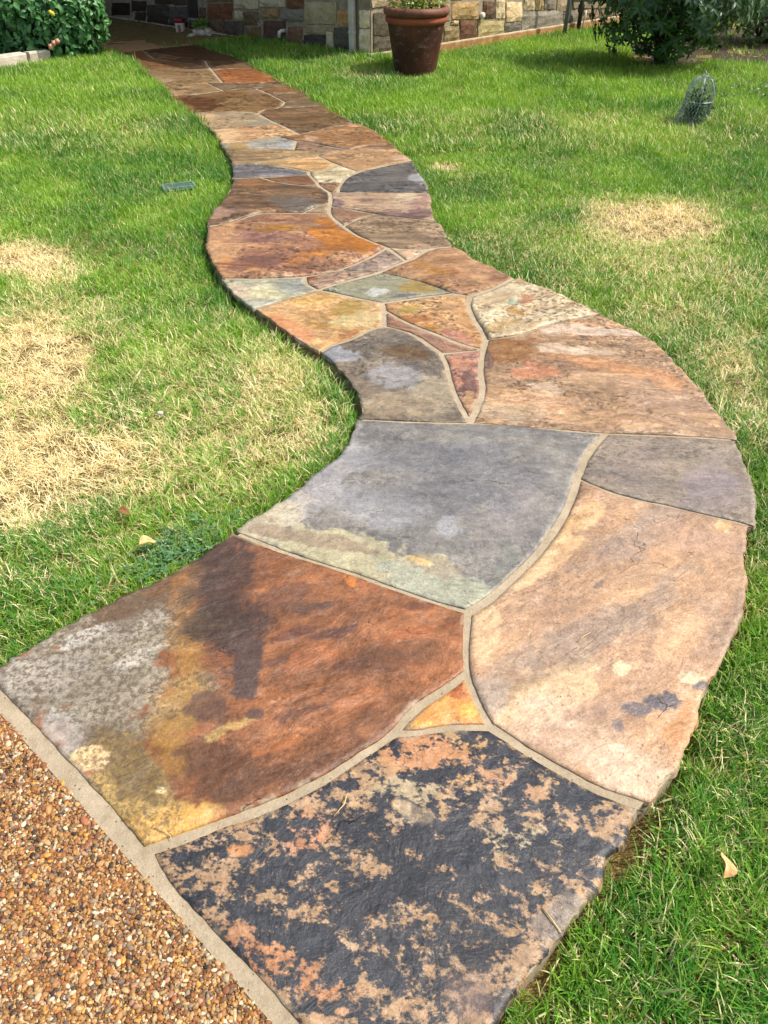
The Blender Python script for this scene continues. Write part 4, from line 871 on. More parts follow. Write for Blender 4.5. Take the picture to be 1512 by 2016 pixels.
# stains and seams: stone key -> (x, y, rx, ry in photo pixels, turn, colour, strength, softness, which)
SPLAT = {
 (474,1298): [
  (190,1290,230,135,-25,'9a8f7a',1,.5,3), (330,1130,200,50,-28,'6b5238',.9,.6,2), (90,1330,90,60,0,'a59c8f',.8,.6,2), (150,1262,60,14,-24,'cdc6b8',.8,.6,2),
  (265,1300,70,16,-26,'bfb6a6',.7,.7,2), (120,1440,70,50,40,'a8a297',.8,.6,2), (250,1240,110,18,-28,'a39a8c',.5,.7,2), (90,1330,60,40,0,'b4a997',.7,.6,3), (190,1370,90,50,0,'958a78',.7,.6,3), (560,1300,70,12,-14,'5d4234',.8,.4,2), (640,1190,60,9,-12,'5a4436',.8,.4,2), (720,1300,60,10,-14,'6a4634',.7,.4,2), (600,1400,70,12,-16,'6b4634',.7,.5,2), (700,1380,60,14,-16,'a86a40',.7,.5,2), (540,1470,50,10,-18,'a8683c',.7,.4,2), (830,1190,50,9,-8,'6a4434',.7,.4,2),
  (360,1170,28,55,0,'94683a',.8,.7,2), (372,1270,42,75,10,'a87c40',.85,.7,2), (350,1400,48,70,20,'a5824a',.85,.7,2), (345,1480,40,60,0,'9e7438',.8,.7,2),
  (250,1560,110,85,35,'c4a462',.9,.6,3), (245,1500,90,45,35,'78623a',.85,.7,2), (290,1545,50,35,0,'80683c',.7,.7,2), (355,1625,70,38,-15,'d8aa5c',.9,.5,2), (175,1497,36,24,-10,'dcbc88',1,.15,2),
  (318,1557,11,9,0,'e2cc94',1,.2,2), (450,1130,65,95,0,'4a382f',.9,.7,2), (450,1235,80,70,0,'4b3a31',.95,.7,2), (485,1310,34,75,0,'57433b',1,.3,2), (420,1400,50,30,10,'664a3a',.9,.5,2),
  (560,1170,70,30,-10,'6c4c3c',.7,.5,2), (420,1500,80,60,15,'64442f',.85,.6,2), (470,1425,55,14,-22,'aa8a52',.9,.2,2), (430,1445,30,10,-20,'a88c58',.9,.2,2), (500,1405,26,14,0,'57433c',.9,.2,2),
  (690,1140,14,22,0,'c07838',.9,.3,2), (570,1250,50,10,-15,'6a4638',.8,.4,2), (660,1245,50,9,-15,'5f4238',.8,.4,2), (600,1300,60,20,-15,'a0623a',.6,.6,2), (800,1250,70,16,-12,'a8663e',.6,.6,2), (480,1600,60,20,-20,'8a5a3a',.7,.6,2), (760,1150,90,18,12,'a06040',.5,.6,2)],
 (858,964): [
  (700,1090,190,42,12,'aca484',1,.45,2), (870,1150,120,38,18,'a0a08a',1,.4,2), (530,1015,75,36,-25,'b6aa8e',.9,.5,2), (610,1058,110,14,10,'8c7864',.7,.5,2), (850,1110,70,18,14,'8e7e68',.6,.5,2), (820,1100,34,8,25,'d0b070',.7,.4,2),
  (1020,1000,70,60,0,'908884',.6,.8,2), (660,880,60,70,-40,'a09e9c',.8,.7,2), (630,950,70,50,-30,'a39f9e',.6,.7,2), (900,960,160,60,-5,'6c6c6f',.6,.8,2), (820,900,200,26,-5,'6f6f72',.6,.7,2), (760,1000,80,30,0,'959494',.6,.7,2), (880,1040,24,20,0,'9c9b9e',.7,.5,2), (1000,1100,24,44,10,'74746c',.8,.3,2)],
 (1226,1194): [
  (1143,1022,60,24,-25,'dcb480',.7,.6,2), (1100,1090,70,22,-32,'d8b282',.65,.6,2), (1040,1130,50,22,-40,'d8b488',.8,.6,2), (1237,1178,60,17,-28,'d8ae82',.65,.5,2), (1085,1362,120,52,-28,'dcbc90',.7,.6,2), (952,1250,30,60,0,'d8b68c',.65,.6,2), (965,1370,40,40,0,'b0a08e',.8,.6,2),
  (1150,1460,150,60,25,'ceae90',.8,.7,2), (1260,1050,150,34,-30,'9a8676',.7,.7,2), (1180,1240,190,36,-30,'9c8876',.7,.7,2), (1020,1300,90,30,-30,'a08c78',.6,.7,2), (1307,1380,48,28,10,'5c585c',.95,.2,2), (1381,1352,20,13,0,'5f5b5e',.9,.2,2), (1250,1395,30,14,0,'655f66',.8,.3,2), (1212,1427,18,17,0,'77706e',.8,.4,2),
  (1350,1240,60,40,-40,'d8ae84',.7,.7,2), (1350,1430,40,80,20,'c48e5e',.8,.6,2), (1380,1060,80,30,10,'b8957a',.7,.7,2), (1225,1315,26,16,0,'dcc49c',.9,.2,2), (1355,1335,28,13,0,'e0c8a0',.9,.2,2), (1425,1035,24,12,5,'cba878',1,.1,2), (1180,1150,12,7,-35,'7a665a',.9,.3,2), (1230,1500,90,50,20,'d2b598',.7,.7,2)],
 (806,1700): [
  (795,1592,26,15,25,'cfae80',1,.2,2), (815,1603,44,24,25,'a09078',.6,.5,2), (870,1480,130,50,10,'b89060',1,.8,0), (830,1470,70,40,0,'b8845c',.9,.7,0), (1010,1660,60,30,0,'b0a080',1,.7,0), (470,1672,22,11,0,'c89060',1,.2,2), (600,1640,60,30,-20,'b8805c',.8,.7,0), (800,1560,60,30,0,'a89878',.9,.6,0), (560,1900,140,50,30,'b07850',.8,.7,0), (1000,1540,80,20,25,'b08460',.8,.7,0), (935,1965,70,50,20,'7f685e',.6,1.3,2), (1110,1800,60,40,-40,'84786c',.9,.5,2)],
 (1160,741): [(990,690,70,22,-6,'8a5f30',.9,.35,2), (1120,715,90,14,3,'8c6444',.6,.6,2), (1130,690,80,7,3,'c6ae92',.8,.4,2), (1150,650,100,8,2,'d0b8a0',.8,.5,2), (1080,770,40,16,4,'c2aa90',.7,.5,2), (1050,790,120,18,5,'cda27a',.6,.7,2), (1300,790,100,36,15,'a8886c',.7,.7,2), (1250,730,120,12,12,'c08a5c',.7,.6,2), (1000,810,70,20,3,'a89478',.6,.6,2), (1060,730,50,10,0,'c07e58',.7,.6,2), (960,712,12,16,0,'6a5046',.8,.4,2)],
 (778,738): [(790,690,50,14,8,'6a5130',.85,.4,2), (770,735,60,22,5,'9d9a98',.8,.5,2), (670,700,40,16,10,'9b9c9e',.9,.6,2), (870,770,40,40,0,'a2947a',.9,.7,2), (740,800,120,24,0,'a08e72',.8,.7,2), (820,720,60,8,20,'655b54',.7,.5,2), (700,760,30,24,0,'8c7c68',.7,.6,2)],
 (561,476): [(690,470,80,24,14,'ad6c1e',.9,.6,2), (640,500,70,12,-12,'a8681e',.7,.6,2), (440,480,34,60,0,'c09468',.8,.6,2), (480,528,30,10,0,'c8935a',.9,.3,2), (440,520,22,12,0,'c08a50',.9,.3,2), (500,515,60,14,-10,'7a5244',.8,.6,2), (550,450,44,8,0,'9a6c22',.8,.4,2), (520,470,60,14,0,'8a6458',.6,.7,2)],
 (635,621): [(570,650,60,20,20,'c4865c',.8,.6,2), (680,610,40,20,-20,'a08440',.85,.5,2), (620,590,50,14,-10,'cfa860',.6,.6,2), (700,630,50,20,0,'c2b080',.7,.6,2), (590,675,40,8,25,'c8b4a4',.7,.5,2), (690,660,40,16,-20,'a8714a',.7,.6,2)],
 (1028,606): [(1010,613,24,10,0,'a87c3c',.9,.3,2), (1010,592,16,8,0,'b8c0a0',.9,.3,2), (1035,590,14,18,20,'a86e50',.7,.4,2), (990,640,40,10,-20,'b0925c',.7,.6,2)],
 (870,624): [(845,645,22,10,0,'9a6c24',.9,.25,2), (800,608,22,8,0,'a08c44',.8,.3,2), (900,660,40,12,20,'a5705e',.7,.6,2), (820,630,40,8,-10,'9a6030',.7,.6,2)],
 (917,742): [(925,752,16,18,0,'62483f',.8,.4,2), (915,715,26,10,0,'b48060',.7,.6,2), (925,790,12,16,0,'ae8a62',.8,.6,2)],
 (515,391): [(590,400,50,20,10,'6d655c',.9,.7,2), (430,420,30,12,0,'b08a70',.9,.5,2), (470,415,40,6,0,'a27f66',.7,.5,2), (500,360,40,8,0,'9a6a40',.6,.7,2)],
 (767,400): [(830,395,26,14,0,'a08070',.8,.6,2), (830,422,40,8,-3,'6e5450',.9,.4,2), (770,423,36,5,0,'72585a',.8,.4,2), (722,393,20,4,0,'72585a',.8,.4,2), (665,398,14,8,0,'705a5c',.8,.5,2), (790,388,30,8,0,'c2b090',.8,.6,2)],
 (764,352): [(825,350,14,14,20,'a3a3a6',.7,.6,2)],
 (530,569): [(470,570,30,10,20,'c9b49a',.8,.5,2), (530,575,40,12,0,'c6be94',.7,.6,2), (580,560,30,16,0,'8f938c',.7,.6,2)],
 (762,567): [(820,565,36,12,10,'a08440',.85,.5,2), (740,575,20,6,-10,'c8c8c0',.8,.4,2), (800,582,30,4,0,'6a6a68',.9,.3,2)],
 (448,199): [(400,202,40,14,12,'542f0c',.9,.6,2), (510,178,26,6,0,'96765c',.8,.5,2)],
 (458,235): [(520,240,40,10,0,'9a927c',.8,.6,2), (400,235,24,12,0,'d8b488',.8,.6,2)],
 (495,262): [(440,268,30,14,0,'dcb88a',.8,.6,2)],
 (516,284): [(470,286,22,6,0,'b89a58',.9,.5,2), (560,285,26,6,0,'a9acac',.7,.6,2)],
 (719,310): [(795,312,18,6,0,'c8a488',.8,.5,2)], (671,267): [(610,272,16,5,0,'c29a80',.8,.5,2), (700,246,16,4,0,'c89a78',.8,.5,2)],
 (664,546): [(610,548,20,5,0,'7d4c22',.9,.3,2)], (519,336): [(540,343,50,4,0,'8e8a8c',.6,.6,2)],
 (886,531): [(880,540,30,8,0,'8a5a2a',.7,.5,2), (840,530,40,10,20,'a87634',.7,.6,2), (950,550,40,12,20,'c09468',.6,.7,2)],
 (1334,927): [(1250,930,60,40,0,'8c7e74',.6,.8,2), (1400,960,60,40,0,'8f8285',.6,.8,2), (1440,990,40,20,0,'84766c',.7,.6,2)],
 (367,157): [(320,158,24,6,0,'b3967a',.7,.6,2), (340,180,30,4,0,'bb9670',.7,.6,2)],
 (890,1394): [(905,1360,14,14,0,'a86038',.9,.4,2), (920,1400,14,14,0,'f0bc60',.8,.4,2), (830,1425,30,8,0,'e8b058',.8,.5,2)],
}
# dark mineral coat on the last stone: where it is thick (+) or worn through (-)
COAT = [(700,1740,200,110,-20,.26), (480,1720,120,40,-20,.12), (900,1720,140,90,0,.22), (1080,1700,110,60,30,.12), (980,1480,70,26,25,.28), (1120,1560,90,24,28,.14),
        (830,1480,120,34,-15,-.34), (1010,1620,90,30,10,-.18), (800,1800,40,40,0,-.22), (560,1880,120,30,30,-.16), (1080,1860,90,50,-45,-.28), (880,1960,100,50,0,.05), (640,1620,80,20,-28,-.08), (730,1900,120,60,30,.14), (640,1790,170,60,30,.08), (400,1680,80,30,0,.2), (1190,1640,60,30,30,-.1), (990,1660,60,40,0,.0)]


def px_frame(x, y):
    """pixel of the photo -> ground point and the metres per pixel across and along"""
    p = at(x, y); q = at(x + 4, y); r = at(x, y + 4)
    return p, (q.x - p.x) / 4, (p.y - r.y) / 4, (r.x - p.x) / 4


def blob(X, Y, x, y, rx, ry, rot, soft, warp=None):
    p, sx, sy, kx = px_frame(x, y)
    # world offset -> pixel offset about the spot's own middle
    dyp = -(Y - p.y) / sy
    dxp = (X - p.x - kx * dyp) / sx
    a = math.radians(-rot)
    u = (dxp * math.cos(a) - dyp * math.sin(a)) / rx
    v = (dxp * math.sin(a) + dyp * math.cos(a)) / ry
    d = np.hypot(u, v)
    if warp is not None:
        d = d + warp
    return 1 - sstep(1 - soft, 1 + soft * .8, d)


def make_flagstone(idx, poly):
    n = len(poly)
    cx = sum(p[0] for p in poly) / n; cy = sum(p[1] for p in poly) / n
    key = None
    for s in STYLE:
        p = at(s[0], s[1])
        if inpoly(np.array([p.x]), np.array([p.y]), poly)[0]:
            key = s
    if key is None:
        key = min(STYLE, key=lambda s: (at(s[0], s[1]) - Vector((cx, cy, 0))).length)
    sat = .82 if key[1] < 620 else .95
    _, _, ha, hb, bias, gain, nsc, ang, stretch, relief = key
    ymin = min(p[1] for p in poly)
    sp = min(.045, max(.0058, .0027 * cy))
    # boundary resampled and roughened
    B = []
    for i in range(n):
        a, b = poly[i], poly[(i + 1) % n]
        L = math.hypot(b[0] - a[0], b[1] - a[1])
        m = max(1, int(L / (sp * 1.1)))
        for k in range(m):
            t = k / m
            B.append((a[0] + (b[0] - a[0]) * t, a[1] + (b[1] - a[1]) * t, a[2] if k or True else 0))
    B = np.array(B)
    nb = len(B)
    T = np.roll(B[:, :2], -1, 0) - np.roll(B[:, :2], 1, 0)
    Nn = np.stack([T[:, 1], -T[:, 0]], 1) / (np.linalg.norm(T, axis=1, keepdims=True) + 1e-9)      # outward (ccw)
    arc = np.cumsum(np.linalg.norm(B[:, :2] - np.roll(B[:, :2], 1, 0), axis=1))
    outer = B[:, 2] > .5
    j = (fbm(arc * 9 + idx * 31, arc * 0 + idx, 11, 5, .7) - .5) * 2
    strip = outer & (np.abs((B[:, 0] - EDGE_A.x) * EDGE_N.x + (B[:, 1] - EDGE_A.y) * EDGE_N.y) < .09)
    amp = np.where(outer & ~strip, .02, .0045)
    j = j + np.where(outer & ~strip, .45 * math.sin(idx * 2.4), 0)
    B[:, :2] += Nn * (j * amp)[:, None]
    bx, by = B[:, 0], B[:, 1]
    # interior points
    gx = np.arange(bx.min(), bx.max(), sp); gy = np.arange(by.min(), by.max(), sp)
    X, Y = np.meshgrid(gx, gy)
    X = X + RNG.uniform(-.3, .3, X.shape) * sp; Y = Y + RNG.uniform(-.3, .3, Y.shape) * sp
    X, Y = X.ravel(), Y.ravel()
    ok = inpoly(X, Y, B)
    X, Y = X[ok], Y[ok]
    d = dist_lines(X, Y, B, True)
    rim = offset_poly([tuple(b[:2]) for b in B], .006)
    ok = d > .006 + sp * .5
    X, Y, d = X[ok], Y[ok], d[ok]
    allx = np.concatenate([bx, X]); ally = np.concatenate([by, Y])
    r = geometry.delaunay_2d_cdt([Vector((a, b)) for a, b in zip(allx, ally)], [], [list(range(nb))], 1, 1e-6)
    V = np.array([(v[0], v[1]) for v in r[0]]); F = [tuple(f) for f in r[2]]
    x, y = V[:, 0], V[:, 1]
    dd = dist_lines(x, y, B, True)
    a = math.radians(ang)
    lx = (x - cx) * math.cos(a) + (y - cy) * math.sin(a)
    ly = -(x - cx) * math.sin(a) + (y - cy) * math.cos(a)
    su, sv = lx / math.sqrt(stretch), ly * math.sqrt(stretch)
    off = idx * 7.7
    # riven relief: a few split layers with soft steps plus undulation
    h = fbm(su * 3.4 + off + .12 * fbm(x * 14, y * 14, 12, 4), sv * 3.4, 21, 7, .58)
    lay = {474: .45, 1226: .35, 858: .45, 806: .3, 1334: .6, 890: .4, 778: .8}.get(key[0], 1.0)
    q = h * 15
    fl = np.floor(q); fr = q - fl
    ter = (fl + sstep(.4, .6, fr)) / 15
    z = (ter - .5) * relief * .0095 * lay + (fbm(su * 2 + off, sv * 2, 33, 3) - .5) * relief * .0012 + (fbm(x * 30, y * 30, 44, 4, .6) - .5) * .0022
    ltone = 1 + lay * .5 * (_hash(fl, fl * 0 + idx, 5) - .5)
    lwarm = (.4 if key[0] == 474 else 1) * lay * (_hash(fl, fl * 0 + idx, 9) - .5)
    brk = sstep(.46, .56, fbm(x * 4 + off, y * 4, 61, 3))
    ltone *= 1 - .85 * lay * brk * np.exp(-((fr - .40) / .1) ** 2)
    ltone *= 1 + .5 * lay * brk * np.exp(-((fr - .64) / .08) ** 2)
    tilt = random.Random(idx)
    z += (x - cx) * tilt.uniform(-.003, .003) + (y - cy) * tilt.uniform(-.003, .003)
    z = np.clip(z, -.0045, .016)
    e = sstep(0, .014, dd)
    z = z * (.25 + .75 * e) - (1 - e) ** 2 * .0016
    # colours
    A = np.tile(np.array(lin(ha)), (len(V), 1)); C = np.tile(np.array(lin(hb)), (len(V), 1))
    par = np.zeros((len(V), 4)); par[:, 0] = bias; par[:, 1] = gain; par[:, 2] = nsc; par[:, 3] = {474: .3, 1226: .35, 858: .4, 806: .2, 1334: .6, 890: .3, 778: .8}.get(key[0], 1.0)
    wq = (fbm(x * 9 + off, y * 9, 55, 5, .6) - .5) * 1.5
    wq2 = (fbm(su * 14 + off, sv * 14, 66, 4, .6) - .5) * 1.2
    wq3 = (fbm(x * 38 + off, y * 38, 99, 4, .65) - .5) * 1.2
    # slow drift of tone over every stone
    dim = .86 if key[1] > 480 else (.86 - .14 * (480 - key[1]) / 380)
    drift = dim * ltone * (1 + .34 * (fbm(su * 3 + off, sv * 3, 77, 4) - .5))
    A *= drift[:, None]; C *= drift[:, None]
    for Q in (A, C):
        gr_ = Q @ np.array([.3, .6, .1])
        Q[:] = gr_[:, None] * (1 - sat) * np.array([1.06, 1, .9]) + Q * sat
    A *= 1 + lwarm[:, None] * np.array([.12, 0, -.13]); C *= 1 + lwarm[:, None] * np.array([.1, 0, -.11])
    spk = np.zeros(len(V))
    for (sx_, sy_, rx, ry, rt, hx, st, so, which) in SPLAT.get((key[0], key[1]), []):
        w = blob(x, y, sx_, sy_, rx, ry, rt, so * .62, (wq * 1.0 + wq2 * .6 + wq3 * .6))
        w = (sstep(.22, .78, w) if so < .65 else w) * st
        cc = np.array(lin(hx)) * dim * 1.02
        A = A * (1 - w[:, None]) + cc * w[:, None]
        if which == 2:
            C = C * (1 - w[:, None]) + cc * .82 * w[:, None]
        if which == 3:                       # lichen speckle: dark flecks over a pale ground
            C = C * (1 - w[:, None]) + cc * .8 * w[:, None]
            spk = np.maximum(spk, w)
    spl = (1 - sstep(0, .011, dd)) * sstep(.5, .62, fbm(x * 17, y * 17, 71, 4, .6)) * .6
    mcol = np.array(lin('a4967c'))
    A = A * (1 - spl[:, None]) + mcol * spl[:, None]; C = C * (1 - spl[:, None]) + mcol * spl[:, None]
    if key[0] == 806:
        for (sx_, sy_, rx, ry, rt, k) in COAT:
            par[:, 0] += 2.7 * k * blob(x, y, sx_, sy_, rx, ry, rt, .8)
        par[:, 0] += .42
    stv = np.stack([su + off, sv, np.full(len(V), idx * 3.1)], 1)
    # side wall
    loop = list(range(nb))
    nv = len(V)
    P3 = np.column_stack([V, z])
    side = []
    jj = (fbm(arc * 25 + idx * 3, arc * 0, 88, 3) - .5)
    inn = np.array(offset_poly([tuple(b) for b in V[:nb]], .004))
    for lev, ins in ((-.014, -.003), (-.03, .004), (-.046, .012)):
        q2 = V[:nb] - Nn * (ins + jj * .012 * (outer))[:, None]
        side.append(np.column_stack([q2, np.full(nb, lev) + jj * .006]))
    allv = np.concatenate([P3] + side)
    tri = np.array(F, int)
    FF = [tuple(f) for f in tri]
    ccw = True
    for lev in range(3):
        top0 = 0 if lev == 0 else nv + (lev - 1) * nb
        b0 = nv + lev * nb
        for i in range(nb):
            k = (i + 1) % nb
            FF.append((top0 + i, b0 + i, b0 + k, top0 + k))
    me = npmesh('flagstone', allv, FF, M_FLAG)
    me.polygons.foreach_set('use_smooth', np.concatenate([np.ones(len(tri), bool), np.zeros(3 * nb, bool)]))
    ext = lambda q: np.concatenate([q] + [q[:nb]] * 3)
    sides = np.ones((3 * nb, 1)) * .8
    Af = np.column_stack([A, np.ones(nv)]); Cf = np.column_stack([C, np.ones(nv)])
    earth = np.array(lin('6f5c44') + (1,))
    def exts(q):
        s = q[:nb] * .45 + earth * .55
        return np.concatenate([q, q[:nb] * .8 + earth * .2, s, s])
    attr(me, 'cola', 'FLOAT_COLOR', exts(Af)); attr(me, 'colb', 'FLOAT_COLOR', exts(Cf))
    attr(me, 'par', 'FLOAT_COLOR', ext(par)); attr(me, 'spk', 'FLOAT', ext(spk)); attr(me, 'st', 'FLOAT_VECTOR', ext(stv))
    o = bpy.data.objects.new('flagstone', me)
    link(o, path)
    return o


for i, poly in enumerate(stones):
    make_flagstone(i, poly)

# ------------------------------------------------------------------ house
house = empty('stone_house', CORNER, label='house wall of mixed brown and grey squared stones with a corner behind the terracotta pot', cat='house')


LLEN, RLEN, WH = 6.6, 7.5, 3.0


def wall_prism(w, length, name, out0=-.3, out1=0.0, z0=-.2, z1=WH, u0=0.0, mat=M_WMORTAR, parent=house):
    m = MB()
    c = [(u0, out1), (length, out1), (length, out0), (u0, out0)]
    V = [w.pt(u, z, o) for z in (z0, z1) for u, o in c]
    F = [(0, 1, 5, 4), (1, 2, 6, 5), (2, 3, 7, 6), (3, 0, 4, 7), (4, 5, 6, 7), (3, 2, 1, 0)]
    m.add(V, F)
    o = m.build(name, mat, parent)
    bm = bmesh.new(); bm.from_mesh(o.data); bmesh.ops.recalc_face_normals(bm, faces=bm.faces); bm.to_mesh(o.data); bm.free()
    return o


def wall_stone(w, quad, colour, parent, depth=.025, seed=0, nx=5, ny=4):
    """rough faced block; quad = 4 (u,z) corners: low-left, low-right, top-right, top-left"""
    rr = random.Random(seed)
    q = [Vector(p) for p in quad]
    g = []
    ph = rr.uniform(0, 99)
    for j in range(ny + 1):
        for i in range(nx + 1):
            s, t = i / nx, j / ny
            p = q[0] * (1 - s) * (1 - t) + q[1] * s * (1 - t) + q[2] * s * t + q[3] * (1 - s) * t
            edge = i in (0, nx) or j in (0, ny)
            u, z = p
            u += rr.uniform(-.006, .006); z += rr.uniform(-.006, .006)
            o = depth * (.45 if edge else 1.0) + rr.uniform(-.007, .007)
            g.append(w.pt(u, z, o))
    V = list(g); F = []
    W = nx + 1
    for j in range(ny):
        for i in range(nx):
            F.append((j * W + i, j * W + i + 1, (j + 1) * W + i + 1, (j + 1) * W + i))
    per = [i for i in range(W)] + [j * W + nx for j in range(1, ny + 1)] + [ny * W + i for i in range(nx - 1, -1, -1)] + [j * W for j in range(ny - 1, 0, -1)]
    b = len(V)
    for k in per:
        V.append(V[k] - w.n * (depth + .02))
    m = len(per)
    for k in range(m):
        F.append((per[k], b + k, b + (k + 1) % m, per[(k + 1) % m]))
    me = npmesh('wall_stone', V, F, M_WSTONE)
    bm = bmesh.new(); bm.from_mesh(me); bmesh.ops.recalc_face_normals(bm, faces=bm.faces); bm.to_mesh(me); bm.free()
    o = bpy.data.objects.new('wall_stone', me)
    link(o, parent)
    c = np.array(lin(colour))
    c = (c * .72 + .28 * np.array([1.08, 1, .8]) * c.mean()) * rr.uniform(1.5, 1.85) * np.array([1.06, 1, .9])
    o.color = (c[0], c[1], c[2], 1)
    return o


wl = wall_prism(WALLL, LLEN, 'wall')
wr = wall_prism(WALLR, RLEN, 'wall', u0=0.0, out0=-.28, z0=-.19, z1=WH - .01)
# traced stones: x0,y0,x1,y1 in photo pixels of the upper-left and lower-right corner, colour
LST = [(443,42,481,72,'4a4038'), (484,54,514,73,'6d5230'), (520,41,563,80,'4d352a'), (568,53,595,86,'6c4c36'), (599,69,641,92,'3a3731'), (658,55,692,98,'4a4741'), (598,49,659,68,'8a7c62'), (643,56,656,95,'a39a80'),
       (409,7,458,37,'6a4226'), (481,23,509,49,'5f5032'), (514,17,550,36,'7f6844'), (553,19,600,42,'6a6962'), (600,4,663,47,'928a6c'), (665,20,693,52,'96713f'),
       (462,0,510,17,'99937a'), (512,0,561,13,'a29c86'), (565,0,598,17,'5d4026'), (600,-30,663,2,'8d8466'), (667,0,692,12,'a0732e'), (708,20,731,55,'bcae94'), (708,57,731,106,'b8ac94'), (708,-20,731,17,'b3a68c'), (462,21,479,40,'8f8a72'),
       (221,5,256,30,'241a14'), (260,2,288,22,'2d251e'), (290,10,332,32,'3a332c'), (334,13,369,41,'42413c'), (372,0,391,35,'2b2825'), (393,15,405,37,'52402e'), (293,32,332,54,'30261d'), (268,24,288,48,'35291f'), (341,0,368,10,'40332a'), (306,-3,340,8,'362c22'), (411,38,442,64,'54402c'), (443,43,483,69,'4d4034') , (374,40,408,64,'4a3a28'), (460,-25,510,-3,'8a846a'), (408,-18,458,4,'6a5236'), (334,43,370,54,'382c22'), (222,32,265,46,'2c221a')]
LST = [s for s in LST if s != (443,43,483,69,'4d4034')]
RST = [(735,25,770,70,'4a4436'), (735,72,772,104,'443e34'), (735,-10,770,22,'4c463a'), (890,4,941,38,'8a7246'), (951,2,974,36,'4d392a'), (976,-6,993,36,'a89a7c'), (905,39,936,80,'553826'), (940,42,991,74,'857a50'), (874,52,902,84,'6c5c3a'), (888,41,902,50,'9c8a62'), (993,45,1024,67,'52504c'), (996,4,1027,42,'b09a76'), (1026,22,1107,61,'6b6760'), (1031,-5,1051,20,'94876a'), (1053,-8,1069,20,'8d7c58'), (1071,-12,1092,17,'6f6b62'), (1109,26,1136,50,'5a564e'), (1140,20,1176,49,'6a5844'), (1096,-14,1125,22,'7d6f58'), (774,-5,886,40,'7a6a4a'), (774,44,870,92,'5f5238'), (1128,-14,1180,16,'7a7464'), (1180,20,1250,44,'6a604c'), (890,-30,945,0,'7d6b48'), (1255,-8,1330,40,'5e574a'), (1182,-18,1250,16,'857658')]
LEDH = .125
zl_top, zr_top = .62, .56
k = 0
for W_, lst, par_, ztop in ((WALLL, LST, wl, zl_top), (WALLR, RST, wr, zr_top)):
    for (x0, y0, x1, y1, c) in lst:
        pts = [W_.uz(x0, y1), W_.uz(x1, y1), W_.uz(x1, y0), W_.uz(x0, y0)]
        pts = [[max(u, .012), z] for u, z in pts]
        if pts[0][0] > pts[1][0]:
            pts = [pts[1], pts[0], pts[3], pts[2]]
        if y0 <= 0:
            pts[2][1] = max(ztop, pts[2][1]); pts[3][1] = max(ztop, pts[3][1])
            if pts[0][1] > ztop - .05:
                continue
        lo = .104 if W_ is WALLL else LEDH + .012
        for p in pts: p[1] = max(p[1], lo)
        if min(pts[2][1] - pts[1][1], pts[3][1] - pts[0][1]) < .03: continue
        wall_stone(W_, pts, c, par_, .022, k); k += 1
PALC = ['8a7c62', '6a4c30', '5c5a5a', '928a6c', '75603e', '4d3c2e', 'a09678', '7d6844']
for W_, par_, u1, z0 in ((WALLL, wl, 4.6, .64), (WALLR, wr, 4.8, .58)):     # courses above what the photo traces
    rr = random.Random(5)
    z = max(z0, (zl_top if W_ is WALLL else zr_top) + .02) + .25
    z = z - .25
    for row in range(3):
        hgt = rr.uniform(.2, .3)
        u = .012
        while u < u1:
            L = rr.uniform(.22, .5)
            wall_stone(W_, [(u, z), (u + L, z), (u + L, z + hgt), (u, z + hgt)], rr.choice(PALC), par_, .022, k); k += 1
            u += L + .018
        z += hgt + .018
# foundation
wall_prism(WALLR, RLEN - .01, 'foundation_ledge', -.02, .05, -.3, LEDH, -.05, M_LEDGE)
wall_prism(WALLR, RLEN - .02, 'ledge_mortar', -.02, .047, LEDH, LEDH + .012, -.047, M_LEDGECAP)
wall_prism(WALLL, LLEN - .01, 'foundation_ledge', -.02, .03, -.3, .1, .0, M_LEDGECAP)
# eaves and porch roof: they keep the entrance in shade
wall_prism(WALLL, LLEN, 'porch_roof', -.3, 1.7, 2.72, 2.86, 1.9, M_ROOF)
wall_prism(WALLL, LLEN, 'roof_eave', -3.0, .35, WH, WH + .18, -.35, M_ROOF)
# side wall of the porch at the far left, seen dark behind the bush
pu = WALLL.uz(214, 42)[0]
pw = wall_prism(WALLL, pu + .25, 'porch_side_wall', .02, 1.3, -.2, 2.7, pu, M_WMORTAR)
print('side wall', pu)

# porch floor
pq = [at(238, 105), at(387, 88), at(443, 70), at(334, 55), at(205, 44), at(60, 60), at(100, 120)]
porch_pts = [at(233, 104.6), at(280, 98.2), at(323, 93.6), at(388, 87)]
wlw = lambda u, o: CORNER + WALLL.pt(u, 0, o)
ccc = [(p.x, p.y) for p in porch_pts] + [tuple(wlw(2.25, .035).xy), tuple(wlw(pu, .035).xy), tuple(wlw(pu, 1.7).xy)]
po = slab(ccc, -.004, -.14, M_PORCH, 'porch_floor')
tag(po, kind='structure')


def lathe_part(prof, name, m, parent, n=40, wob=0.0, loc=None):
    return MB().lathe(prof, n, wob=wob).build(name, m, parent, True, loc)


